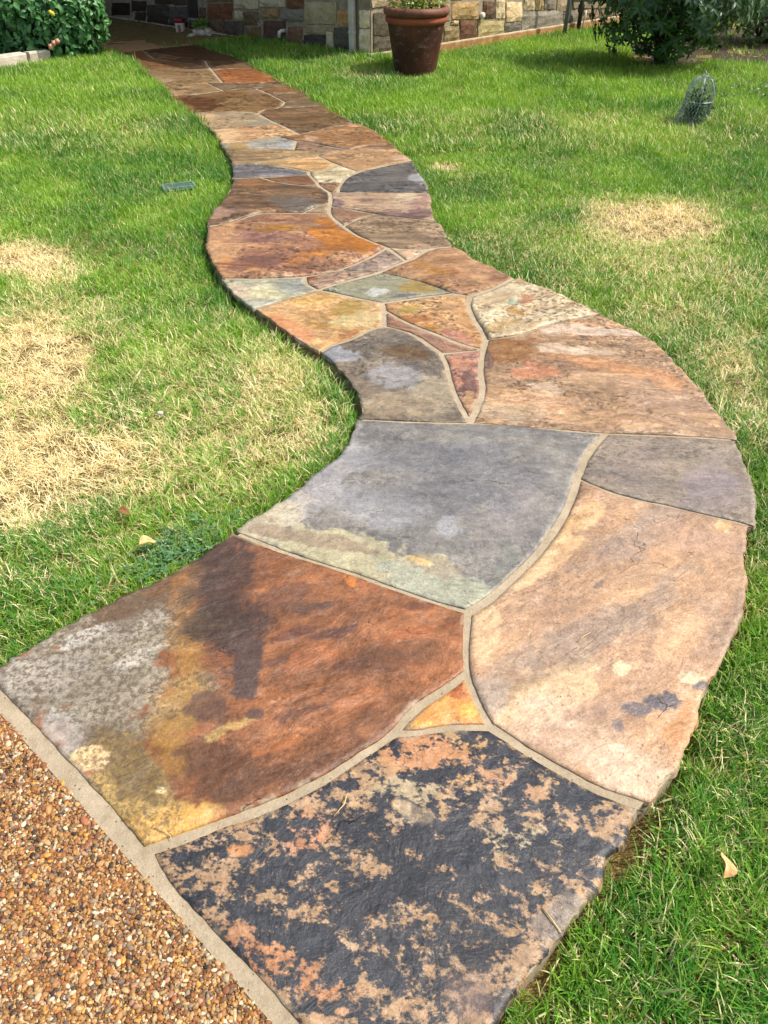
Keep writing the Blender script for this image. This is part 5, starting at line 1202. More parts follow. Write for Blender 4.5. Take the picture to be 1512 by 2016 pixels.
# downspout on the short left wall, next to the corner
u0, _ = WALLL.uz(700, 60)
ds = MB()
def spoutbox(z0, z1, out):
    c = WALLL.pt(u0, (z0 + z1) / 2, out)
    R = Matrix((WALLL.d, WALLL.n, Vector((0, 0, 1)))).transposed()
    ds.box(c, (.075, .06, z1 - z0), R, .008)
spoutbox(.14, 1.3, .055); spoutbox(1.302, 2.9, .056)
dso = ds.build('downspout', M_SPOUT, house)
R = Matrix((WALLL.d, WALLL.n, Vector((0, 0, 1)))).transposed()
el = MB().tube([WALLL.pt(u0, .16, .055), WALLL.pt(u0, .1, .06), WALLL.pt(u0, .06, .1), WALLL.pt(u0 + .02, .035, .19)], [.042, .042, .042, .046], 12, False)
el.build('spout_elbow', M_SPOUT, dso, True)
MB().box(WALLL.pt(u0, .33, .057), (.083, .066, .03), R, .006).build('seam_collar', M_SPOUT, dso)
# round covers and the overflow elbow in the walls
for W_, px, py in ((WALLL, 512, 45), (WALLR, 946, 30)):
    u, z = W_.uz(px, py)
    RR = Matrix((W_.d, Vector((0, 0, 1)), W_.n)).transposed()
    m = MB()
    m.lathe([(.034, 0), (.036, .03), (.03, .045), (.012, .048), (0.0, .048)], 20)
    cvr = m.build('vent_cover', M_WHITE, house, True)
    cvr.location = W_.pt(u, z, .012); cvr.rotation_euler = RR.to_euler()
u, z = WALLL.uz(560, 60)
MB().tube([WALLL.pt(u - .02, z, 0), WALLL.pt(u - .01, z, .06), WALLL.pt(u, z - .01, .085), WALLL.pt(u + .005, z - .07, .09)], .022, 12).build('drain_elbow', M_WHITE, house, True)

# ------------------------------------------------------------------ gas pipe and conduit at the right wall
cb = at(1109, 80, GZ)
con = empty('conduit', cb, label='straight grey plastic conduit rising from the grass against the house wall', cat='pipe')
MB().tube([(0, 0, -.05), (.03, .03, 1.2)], .028, 14).build('pipe', M_PVCGREY, con, True)
MB().tube([(.016, .016, .52), (.0195, .0195, .66)], .033, 14).build('coupling', M_PVCGREY, con, True)
gb = at(1137, 68, GZ)
gas = empty('gas_pipe', gb, label='dark iron gas riser with a silver union and side pipe beside the grey conduit', cat='pipe')
MB().tube([(0, 0, -.05), (0, 0, .3), (0, 0, 1.0)], .03, 12).build('riser', M_IRON, gas, True)
MB().tube([(0, 0, .27), (0, 0, .36)], .045, 8).build('reducer', M_IRON, gas)
MB().tube([(-.14, 0, .42), (.5, .02, .42)], .026, 12).build('cross_pipe', M_GALV, gas, True)
MB().tube([(.09, 0, .42), (.14, 0, .42)], .05, 8).tube([(.16, 0, .42), (.19, 0, .42)], .04, 8).build('union', M_GALV, gas)
MB().tube([(-.02, -.01, .42), (-.02, -.03, .6)], .012, 8).build('valve_stem', M_BRASS, gas)
MB().tube([(.06, -.05, .3), (.065, -.06, .2), (.05, -.05, .17), (.05, -.06, -.02)], .012, 8).build('tracer_tube', M_WHITE, gas, True)

# ------------------------------------------------------------------ terracotta pot and its herbs
pc = at(817, 153, GZ)
pot = empty('terracotta_pot', pc, label='large weathered dark terracotta pot with a thick rim at the house corner', cat='plant pot')
Hp = .70
MB().lathe([(.0, -.02), (.215, -.02), (.225, .0), (.25, .14), (.283, .32), (.315, .50), (.322, .54)], 56, wob=.004).build('body', M_POT, pot, True)
MB().lathe([(.322, .536), (.338, .545), (.347, .56), (.347, .585), (.338, .598), (.326, .604)], 56).build('band', M_BAND, pot, True)
MB().lathe([(.326, .602), (.352, .612), (.368, .632), (.37, .655), (.36, .68), (.335, .69), (.312, .684), (.306, .655), (.305, .60)], 56).build('rim', M_RIM, pot, True)
MB().lathe([(.307, .62), (.2, .632), (.0, .635)], 40).build('potting_soil', M_MULCH, pot, True)


# ------------------------------------------------------------------ foliage
def leaf_template(kind):
    """unit leaf along +x, face up +z: vertices and quads"""
    if kind == 'oval':
        xs = [0, .22, .55, .85, 1.0]; ws = [.02, .2, .26, .13, .0]; zs = [0, .05, .06, .0, -.08]
    elif kind == 'lance':
        xs = [0, .25, .6, .88, 1.0]; ws = [.02, .13, .16, .08, .0]; zs = [0, .05, .04, -.06, -.14]
    else:
        xs = [0, .35, .75, 1.0]; ws = [.05, .22, .2, .0]; zs = [0, .04, .02, -.03]
    V = []; F = []
    for x, w, z in zip(xs, ws, zs):
        V += [(x, -w, z + w * .32), (x, 0, z), (x, w, z + w * .32)]
    for i in range(len(xs) - 1):
        a = i * 3
        F += [(a, a + 3, a + 4, a + 1), (a + 1, a + 4, a + 5, a + 2)]
    return np.array(V, float), np.array(F, int)


def foliage_arrays(P, D, U, S, kind):
    """leaves at P, pointing along D, facing U, size S -> V, F, rnd"""
    T, TF = leaf_template(kind)
    D = D / (np.linalg.norm(D, axis=1, keepdims=True) + 1e-9)
    Y = np.cross(U, D); Y /= (np.linalg.norm(Y, axis=1, keepdims=True) + 1e-9)
    Z = np.cross(D, Y)
    n, k = len(P), len(T)
    V = P[:, None, :] + S[:, None, None] * (T[None, :, 0:1] * D[:, None, :] + T[None, :, 1:2] * Y[:, None, :] + T[None, :, 2:3] * Z[:, None, :])
    F = TF[None] + (np.arange(n) * k)[:, None, None]
    rnd = np.repeat(RNG.uniform(0, 1, n), k)
    return V.reshape(-1, 3), F.reshape(-1, 4), rnd


def foliage_obj(name, P, D, U, S, kind, m, parent, stuff=True):
    V, F, r = foliage_arrays(P, D, U, S, kind)
    me = bigmesh(name, V, F, m, True)
    attr(me, 'rnd', 'FLOAT', r)
    o = bpy.data.objects.new(name, me)
    link(o, parent)
    if stuff: o['kind'] = 'stuff'
    return o


def leaf_parts(P, D, U, S, kind, m, parent):
    """single leaves that show in front, sharing three meshes"""
    T, TF = leaf_template(kind)
    mes = []
    for r in (.15, .5, .85):
        me = npmesh('leaf', T, TF, m, True)
        attr(me, 'rnd', 'FLOAT', np.full(len(T), r))
        mes.append(me)
    for i in range(len(P)):
        d = Vector(D[i]).normalized(); y = Vector(U[i]).cross(d)
        y = y.normalized() if y.length > 1e-6 else d.orthogonal().normalized()
        z = d.cross(y)
        M = Matrix((d * S[i], y * S[i], z * S[i])).transposed().to_4x4()
        M.translation = Vector(P[i])
        o = bpy.data.objects.new('leaf', mes[i % 3])
        link(o, parent)
        o.matrix_local = M


def shell(n, rad, cz, seed, thick=.45, lump=.16, cut=None):
    """points in the outer part of an ellipsoid, with outward direction"""
    r = np.random.default_rng(seed)
    v = r.normal(size=(n, 3)); v /= np.linalg.norm(v, axis=1, keepdims=True)
    k = 1 - thick * r.uniform(0, 1, n) ** 1.8
    lum = 1 + lump * (fbm(v[:, 0] * 3 + 5, v[:, 1] * 3 + v[:, 2] * 4, seed, 3) - .5) * 2
    P = v * np.array(rad) * (k * lum)[:, None]
    P[:, 2] += cz
    return P, v / np.array(rad), r


def bush(name, base, rad, cz, n, size, kind, m, label, seed, whorl=1, droop=.2, stems=7, parts=130, spread=.25, group=None):
    o = empty(name, base, label=label, cat='bush')
    P, N_, r = shell(n // whorl, rad, cz, seed, .5, .26)
    N_ /= np.linalg.norm(N_, axis=1, keepdims=True)
    ok = P[:, 2] > .02
    P, N_ = P[ok], N_[ok]
    if whorl > 1:
        Pw = np.repeat(P, whorl, 0); Nw = np.repeat(N_, whorl, 0)
        a = np.tile(np.arange(whorl) * 2 * math.pi / whorl, len(P)) + np.repeat(r.uniform(0, 6, len(P)), whorl)
        ax = Nw + np.array([0, 0, .5]); ax /= np.linalg.norm(ax, axis=1, keepdims=True)
        t = np.cross(ax, np.array([.3, .9, .1])); t /= np.linalg.norm(t, axis=1, keepdims=True)
        b = np.cross(ax, t)
        D = t * np.cos(a)[:, None] + b * np.sin(a)[:, None] + ax * r.uniform(.1, .6, len(a))[:, None]
        D[:, 2] -= droop
        U = ax + r.normal(size=Pw.shape) * .2
        P = Pw
    else:
        D = np.cross(N_, r.normal(size=P.shape)); D /= np.linalg.norm(D, axis=1, keepdims=True)
        D = D + N_ * .45; D[:, 2] -= droop * 2
        U = N_ * .9 + np.array([0, 0, .75]) + r.normal(size=P.shape) * .35
    S = size * r.uniform(.65, 1.2, len(P))
    cd = Vector((0, 0, CAMH)) - Vector(base); cd.normalize()
    front = (N_ if whorl == 1 else Nw) @ np.array(cd) + P[:, 2] * .0
    depth = np.linalg.norm(P - np.array([0, 0, cz]), axis=1)
    score = front + .8 * (P @ np.array(cd)) / max(rad)
    order = np.argsort(-score)
    sel = order[:parts]; rest = order[parts:]
    foliage_obj('foliage', P[rest], D[rest], U[rest], S[rest], kind, m, o)
    leaf_parts(P[sel], D[sel], U[sel], S[sel], kind, m, o)
    rs = random.Random(seed)
    for s in range(stems):
        a = 2 * math.pi * s / stems + rs.uniform(-.3, .3)
        q = Vector((math.cos(a) * rad[0] * spread, math.sin(a) * rad[1] * spread, 0))
        tip = Vector((math.cos(a) * rad[0] * .6, math.sin(a) * rad[1] * .6, cz * rs.uniform(.9, 1.3)))
        w = Vector((rs.uniform(-.05, .05), rs.uniform(-.05, .05), 0))
        MB().tube([q * .4 + Vector((0, 0, -.05)), q + w + Vector((0, 0, cz * .4)), tip], [.024, .018, .008], 6).build('stem', M_BARK, o, True)
    return o


bl = at(104, 113, GZ)
laurel = bush('laurel_bush', bl, (.80, .52, .78), .6, 7500, .088, 'oval', M_LAUREL, 'rounded dense bush of glossy green leaves at the left beside the porch', 3, 1, .2, 6, 150)
for px, py, mm, rr_, nm in ((100, 92, M_ROSE, .028, 'flower'), (106, 85, M_ROSE, .026, 'flower'), (113, 81, M_ROSE, .024, 'flower'), (103, 27, M_YEL, .022, 'flower'), (99, 24, M_YEL, .02, 'flower')):
    p = at(px, py, .0)
    o = Vector((0, 0, CAMH)); r = ray(px, py)
    t = (bl.y - .56 - o.y) / r.y
    p = o + r * t - bl
    m = MB()
    for q in range(3):
        for a in range(5):
            an = a * 1.2566 + q * .6
            m.ball(p + Vector((math.cos(an) * rr_ * (.25 + .25 * q), -.01 + .008 * q, math.sin(an) * rr_ * (.25 + .25 * q))), (rr_ * .5, rr_ * .25, rr_ * .5), 6, 4)
    m.build(nm, mm, laurel, True)

br = at(1297, 138, GZ)
vib = bush('viburnum_shrub', br, (.95, .9, .86), .96, 7500, .10, 'lance', M_VIBURNUM, 'large dark green shrub with whorled leaves and dark stems at the right of the house', 8, 6, .25, 9, 150, .09)
bp = at(1500, 88, GZ)
bush('pale_shrub', bp, (.8, .7, .8), .78, 5500, .06, 'oval', M_PALE, 'looser shrub with small pale green leaves over brown mulch at the far right', 12, 5, .3, 7, 80, .15)
bq = at(1420, 40, GZ)
bush('back_shrub', bq, (1.7, .8, .95), .85, 5000, .09, 'oval', M_VIBURNUM, 'dark shrub in the shade behind the other right hand shrubs', 14, 5, .3, 5, 40, .15)

# herbs in the pot
pot.scale = (.95, .95, .96)
herb = empty('herb_plant', pc + Vector((0, 0, .60)), label='yellow green small leaved herbs growing in the terracotta pot', cat='plant')
P, N_, r = shell(1500, (.29, .29, .2), .07, 31, .9)
ok = P[:, 2] > 0
P, N_ = P[ok], N_[ok]
D = N_ + r.normal(size=P.shape) * .8 * np.linalg.norm(N_, axis=1, keepdims=True)
U = r.normal(size=P.shape) * .6 + np.array([0, 0, 1])
foliage_obj('foliage', P, D, U, .04 * r.uniform(.6, 1.3, len(P)), 'oval', M_HERB, herb)
for s in range(14):
    a = s * 2.4
    MB().tube([(math.cos(a) * .1, math.sin(a) * .1, 0), (math.cos(a) * .2, math.sin(a) * .2, .2)], [.005, .003], 5).build('stem', M_HERB, herb)

# mulch beds
def patch(name, px, z, m, parent=None):
    pts = [at(x, y, z) for x, y in px]
    o = slab([(p.x, p.y) for p in pts], z, z - .1, m, name)
    return tag(o, kind='structure')


MULCH_R = [(1150, 150), (1260, 140), (1330, 150), (1400, 128), (1700, 140), (1760, 60), (1500, 40), (1290, 62), (1200, 90)]
MULCH_R = [(1235, 122), (1275, 142), (1335, 140), (1400, 128), (1480, 132), (1800, 160), (1800, 30), (1500, 40), (1330, 70), (1250, 95)]
patch('mulch_bed', MULCH_R, GZ + .022, M_MULCH)
MULCH_L = [(-70, 146), (20, 133), (100, 121), (160, 112), (205, 100), (160, 60), (-200, 60)]
patch('mulch_bed', MULCH_L, GZ + .024, M_MULCH)

# limestone edging in front of the left bush
edg = empty('stone_edging', at(35, 130, GZ), label='low border of pale limestone blocks under the left bush', cat='garden edging')
for k, (xa, ya, xb, yb) in enumerate(((-70, 153, -6, 141), (-4, 140.5, 60, 131), (62, 130.5, 104, 125))):
    A_ = at(xa, ya, GZ); B_ = at(xb, yb, GZ)
    d = (B_ - A_); L = d.length
    ang = math.atan2(d.y, d.x)
    m = MB().box((0, 0, 0), (L * .985, .16, .13), None, .014)
    rr = random.Random(k)
    m.v = [(v[0] + rr.uniform(-.008, .008), v[1] + rr.uniform(-.008, .008), v[2] + rr.uniform(-.006, .006)) for v in m.v]
    o = m.build('block', M_LIME, edg)
    o.location = (A_ + B_) / 2 - edg.location + Vector((-math.sin(ang) * .08, math.cos(ang) * .08, .075)); o.rotation_euler = (0, 0, ang)
# small plants in that bed
for k, (px, py, n, sz, m, lab) in enumerate(((32, 108, 60, .06, M_LAUREL, 'small green seedling between the pale edging and the left bush'), (2, 100, 160, .05, M_MOSS, 'brownish mossy clump at the left picture edge behind the edging'))):
    o = empty('bed_plant', at(px, py, GZ), label=lab, cat='plant')
    P, N_, r = shell(n, (.12, .12, .12), .1, 50 + k, .8)
    foliage_obj('foliage', P, N_ + r.normal(size=P.shape) * 3, r.normal(size=P.shape) * .4 + np.array([0, 0, 1]), sz * r.uniform(.6, 1.2, len(P)), 'oval', m, o)
    MB().tube([(0, 0, -.04), (0, 0, .12)], [.008, .005], 6).build('stem', M_BARK, o)
# low ground cover on the far right
nP = 500
gcx = RNG.uniform(1400, 1620, nP); gcy = RNG.uniform(136, 196, nP)
P = np.array([at(a, b, GZ + RNG.uniform(.0, .06)) for a, b in zip(gcx, gcy)])
gco = foliage_obj('ground_cover', P, RNG.normal(size=P.shape) + np.array([0, 0, .4]), RNG.normal(size=P.shape) * .4 + np.array([0, 0, 1]), .05 * RNG.uniform(.6, 1.2, nP), 'oval', M_PALE, None)

# ------------------------------------------------------------------ wire cloche
cl = at(1364, 246, -.02)
clo = empty('wire_cloche', cl, label='bell shaped galvanised wire plant cloche standing alone on the right lawn', cat='plant cover')
Rc, Hc = .115, .38


def dome(a, t):
    """t 0 at the ground .. 1 at the top"""
    z = Hc * t
    sk = -.07 * max(0, 1 - t / .6) ** 2.2
    rr = Rc * (1.06 - .1 * t) if t < .55 else Rc * 1.005 * math.sqrt(max(0, 1 - ((t - .55) / .45) ** 2)) ** .9 + .004
    return Vector((math.cos(a) * rr * (1 - sk * .8) + sk * .8, math.sin(a) * rr, z))


for k in range(6):
    MB().tube([dome(k * math.pi / 3 + .3, t / 14) for t in range(15)], .0032, 5, False).build('rib', M_WIRE, clo, True)
for t in (.0, .5):
    MB().tube([dome(2 * math.pi * i / 30, t) for i in range(31)], .003, 5, False).build('hoop', M_WIRE, clo, True)
MB().tube([Vector((0, .018 * math.cos(a), Hc + .012 + .018 * math.sin(a))) for a in np.linspace(0, 6.283, 15)], .003, 5, False).build('top_ring', M_WIRE, clo, True)
m = MB()
nA, nT = 26, 17
for i in range(nA):
    for s in (-1, 1):
        pts = [dome(2 * math.pi * (i + s * .5 * (t % 2 + 0 * t)) / nA, min(.985, t / nT)) for t in range(nT + 1)]
        m.tube(pts, .0015, 3, False)
m.build('wire_mesh', M_WIRE, clo)
sap = empty('sapling', cl, label='small dark green seedling growing inside the wire cloche', cat='plant')
P, N_, r = shell(420, (.10, .10, .13), .14, 61, .95)
foliage_obj('foliage', P, N_ + r.normal(size=P.shape) * 4, r.normal(size=P.shape) * .5 + np.array([0, 0, 1]), .05 * r.uniform(.6, 1.2, len(P)), 'lance', M_VIBURNUM, sap)
MB().tube([(0, 0, -.03), (.005, 0, .24)], [.005, .003], 6).build('stem', M_BARK, sap)

# ------------------------------------------------------------------ drain grate in the left lawn
g0, g1 = at(320, 369, -.01), at(383, 362, -.01)
gd = g1 - g0
ga = math.atan2(gd.y, gd.x)
gr = empty('drain_grate', (g0 + g1) / 2 + Vector((0, 0, -.004)), ga, label='small green plastic drain grate set into the left lawn', cat='drain')
GL, GW = gd.length, .1
for y in (-GW / 2, GW / 2):
    MB().box((0, y, 0), (GL, .012, .02)).build('frame_bar', M_GRATE, gr)
for x in (-GL / 2 + .006, GL / 2 - .006):
    MB().box((x, 0, .0005), (.012, GW - .012, .02)).build('frame_bar', M_GRATE, gr)
for k in range(12):
    x = -GL / 2 + .012 + (k + .5) * (GL - .024) / 12
    MB().box((x, 0, -.001), (.006, GW - .013, .016), Matrix.Rotation(.42, 3, 'Z')).build('slat', M_GRATE, gr)
MB().box((0, 0, -.02), (GL - .02, GW - .02, .015)).build('drain_hole', M_DARK, gr)

# ------------------------------------------------------------------ tub and turtle by the porch
tb = at(357, 69, -.004)
tub = empty('plastic_tub', tb, label='small white plastic tub with a red rim on the porch floor against the wall', cat='tub')
MB().lathe([(0, 0), (.058, 0), (.062, .01), (.071, .155)], 28).build('body', M_WHITE, tub, True)
MB().lathe([(.071, .15), (.0745, .152), (.0755, .2), (.071, .203), (0, .2)], 28).build('lid', M_RED, tub, True)
lb = MB()
for a0, a1, z0, z1 in ((-1.9, -1.25, .03, .13),):
    V = []; n = 8
    for i in range(n + 1):
        a = a0 + (a1 - a0) * i / n
        for z in (z0, z1):
            rr = .0615 + .0105 * z / .155 + .0012
            V.append((rr * math.cos(a), rr * math.sin(a), z))
    lb.add(V, [(2 * i, 2 * i + 2, 2 * i + 3, 2 * i + 1) for i in range(n)])
lb.build('label_print', simple('label_ink', '6a5a50', 'b0745a', 90, .5, .0003), tub)

tt = at(403, 76, -.01)
tur = empty('turtle_planter', tt, math.radians(-12), label='weathered stone turtle ornament with a planted back beside the porch', cat='garden ornament')
sh = MB().ball((0, 0, .075), (.16, .125, .075), 18, 10, None, .03, 2)
sh.build('shell', M_TURTLE, tur, True)
MB().ball((.225, 0, .105), (.055, .042, .04), 12, 8).tube([(.13, 0, .07), (.2, 0, .098)], [.04, .03], 10).build('head', M_TURTLE, tur, True)
for sx in (-1, 1):
    for sy in (-1, 1):
        MB().tube([(sx * .1, sy * .08, .05), (sx * .16, sy * .14, .03), (sx * .2, sy * .16, .012)], [.04, .034, .022], 10).ball((sx * .205, sy * .163, .015), (.034, .026, .016), 10, 6).build('leg', M_TURTLE, tur, True)
MB().tube([(-.15, 0, .05), (-.21, 0, .03)], [.02, .006], 8).build('tail', M_TURTLE, tur, True)
mo = empty('moss_plant', tt + Vector((-.01, 0, .12)), label='green mossy plant growing from the back of the turtle ornament', cat='plant')
P, N_, r = shell(500, (.12, .1, .08), .02, 71, .8)
foliage_obj('foliage', P, N_ + r.normal(size=P.shape) * 4, r.normal(size=P.shape) * .5 + np.array([0, 0, 1]), .04 * r.uniform(.6, 1.2, len(P)), 'oval', M_MOSS, mo)

# ------------------------------------------------------------------ fallen leaves, straws, a pale pebble
def dry_leaf(px, py, size, rz, curl, m, label, z=-.002, tilt=(.2, .1)):
    n, w = 8, 5
    V = []
    for i in range(n + 1):
        t = i / n
        half = math.sin(math.pi * min(1, t * 1.04) ** .8) * .33 * (1 - .25 * t)
        for j in range(w):
            s = (j / (w - 1) - .5) * 2
            rag = .03 * math.sin(i * 5.1 + j * 2.3)
            V.append(((t - .5) * size, (s * half + rag * (abs(s) > .9)) * size, (curl * s * s * half + .12 * math.sin(t * 5) * curl) * size))
    F = [(i * w + j, i * w + j + 1, (i + 1) * w + j + 1, (i + 1) * w + j) for i in range(n) for j in range(w - 1)]
    o = bpy.data.objects.new('fallen_leaf', npmesh('fallen_leaf', V, F, m, True))
    link(o)
    md = o.modifiers.new('thickness', 'SOLIDIFY'); md.thickness = .0008
    o.location = at(px, py, z) ; o.rotation_euler = (tilt[0], tilt[1], rz)
    return tag(o, label, 'leaf')


dry_leaf(291, 1068, .055, .5, .9, M_DRY, 'curled tan fallen leaf on the left lawn near the rust brown flagstone', .005)
dry_leaf(246, 1008, .045, -.4, .7, M_DRYBROWN, 'brown fallen leaf farther out on the left lawn', .0)
dry_leaf(1424, 1702, .052, 1.3, 1.0, M_DRY, 'pale dry fallen leaf on the lawn at the lower right', .012, (.5, -.3))
pb = MB().ball((0, 0, 0), (.013, .008, .008), 10, 7, None, .05, 4).build('white_pebble', M_WHITE, None, True, at(315, 813, .008))
tag(pb, 'tiny white pebble lying in the yellowed grass of the left lawn', 'pebble')


def straw(pxs, label, r=.0013):
    pts = [at(x, y, .0065 + .003 * math.sin(i * 1.7)) for i, (x, y) in enumerate(pxs)]
    o = MB().tube([p - pts[0] for p in pts], [r * (1 - .5 * i / len(pts)) for i in range(len(pts))], 5).build('straw', M_STRAW, None, True, pts[0])
    tag(o, label, 'straw', 'dry grass straws on the flagstones')


straw([(683, 1563), (678, 1583), (668, 1594), (657, 1607)], 'bent straw on the upper left part of the black and tan flagstone')
straw([(304, 1630), (325, 1636), (336, 1646), (337, 1653)], 'curved straw near the lower tip of the rust brown flagstone', .0011)
straw([(1067, 1787), (1088, 1812), (1105, 1837)], 'straight straw at the right edge of the black and tan flagstone', .0016)
straw([(1138, 1263), (1150, 1252), (1163, 1245)], 'short pale straw in the middle of the peach flagstone', .0011)
straw([(1345, 960), (1352, 975)], 'tiny straw on the purple grey flagstone at the right', .001)

# clover-like weeds at the path edge
nC = 420
wx = RNG.normal(0, 55, nC); wy = RNG.normal(0, 26, nC)
P = np.array([at(345 + a, 1090 - .45 * a + b - 14, RNG.uniform(-.045, -.012)) for a, b in zip(wx, wy)])
okc = ~inpoly(P[:, 0], P[:, 1], PATH)
P = P[okc]
trip = np.repeat(P, 3, 0)
an = np.tile([0, 2.09, 4.19], len(P)) + np.repeat(RNG.uniform(0, 6, len(P)), 3)
D = np.stack([np.cos(an), np.sin(an), RNG.uniform(-.1, .35, len(an))], 1)
foliage_obj('clover', trip, D, RNG.normal(size=trip.shape) * .2 + np.array([0, 0, 1]), .013 * RNG.uniform(.6, 1.2, len(trip)), 'round', M_CLOVER, None)

# ------------------------------------------------------------------ lawn
def make_tufts():
    coll = bpy.data.collections.new('grass_tufts')
    specs = [('a', 6, 15, .026, .0042, 4), ('b', 5, 16, .038, .0048, 3), ('c', 5, 16, .055, .0064, 2)]
    idx = 0
    for (nm, nvar, nbl, rad, wid, seg) in specs:
        for k in range(nvar):
            r = np.random.default_rng(100 + idx)
            V = []; F = []; rn = []; hg = []
            for b in range(nbl):
                lying = r.uniform() < .16
                L = .058 * r.uniform(.6, 1.35)
                a = r.uniform(0, 6.283)
                rr = rad * math.sqrt(r.uniform(0, 1))
                base = np.array([math.cos(a) * rr, math.sin(a) * rr, -.004])
                hd = r.uniform(0, 6.283)
                lean = r.uniform(.1, .75) if not lying else 1.35
                bend = r.uniform(.2, 1.3) if not lying else .25
                side = np.array([-math.sin(hd), math.cos(hd), 0])
                w0 = wid * r.uniform(.55, 1.05)
                p = base.copy(); ang = lean
                q0 = len(V)
                rv = r.uniform()
                if lying: rv *= .45; p[2] += .006
                tw = r.uniform(-.9, .9)
                for s in range(seg + 1):
                    t = s / seg
                    w = w0 * (1 - t ** 2.2) * (.75 + .25 * min(1, t * 4))
                    dirv = np.array([math.cos(hd) * math.sin(ang), math.sin(hd) * math.sin(ang), math.cos(ang)])
                    sd_ = side * math.cos(tw * t) + np.cross(dirv, side) * math.sin(tw * t)
                    if s < seg:
                        V += [p - sd_ * w / 2, p + sd_ * w / 2]; rn += [rv, rv]; hg += [t, t]
                    else:
                        V += [p]; rn += [rv]; hg += [1]
                    p = p + dirv * L / seg
                    ang = min(ang + bend / seg, 1.75)
                for s in range(seg - 1):
                    F.append((q0 + 2 * s, q0 + 2 * s + 1, q0 + 2 * s + 3, q0 + 2 * s + 2))
                F.append((q0 + 2 * seg - 2, q0 + 2 * seg - 1, q0 + 2 * seg))
            me = npmesh('tuft', V, F, M_BLADE, True)
            attr(me, 'rnd', 'FLOAT', rn); attr(me, 'hgt', 'FLOAT', hg)
            coll.objects.link(bpy.data.objects.new('tuft_%02d' % idx, me))
            idx += 1
    return coll


# x, y, rx, ry (photo pixels), amount of dead straw
DEAD = [(520,800,170,120,.5), (350,700,110,70,.35), (160,620,120,60,.4), (220,900,170,70,.6), (1330,480,160,60,.45), (1240,620,120,50,.3), (1450,560,90,60,.4), (1480,730,70,120,.4), (900,330,60,30,.2), (60,590,90,40,.5), (50,505,110,44,1.0), (60,700,120,105,1.05), (95,880,200,85,1.0), (20,960,120,70,.85), (560,720,130,80,.55), (555,880,130,80,.6), (330,860,140,60,.45), (420,740,120,60,.35), (240,800,120,50,.4), (610,830,60,70,.55),
        (1290,425,135,46,1.0), (1190,400,70,30,.6), (1190,500,170,55,.35), (1340,600,150,80,.42), (1430,690,110,90,.5), (880,318,34,8,.9), (980,470,140,60,.3), (1100,560,110,45,.35), (1450,800,100,90,.55),
        (1450,1450,80,130,.5), (1400,1620,90,70,.42), (1480,1100,50,130,.55), (1430,1760,90,70,.3), (1330,1840,120,60,.25), (200,1080,170,60,.3), (90,1180,120,60,.25), (480,940,120,50,.4), (1000,330,200,40,.15), (1380,520,160,50,.4), (380,560,90,50,.15), (300,640,110,60,.18), (700,150,60,16,.2), (1130,235,180,30,.15), (1420,330,120,40,.1)]
GREEN = [(420,400,60,160,.5), (330,270,90,60,.25), (220,420,140,40,.2), (1130,620,120,30,.3), (1330,740,70,80,.4), (1440,840,40,80,.4), (240,1150,160,50,.25), (60,1250,90,60,.35), (1180,330,200,40,.15)]


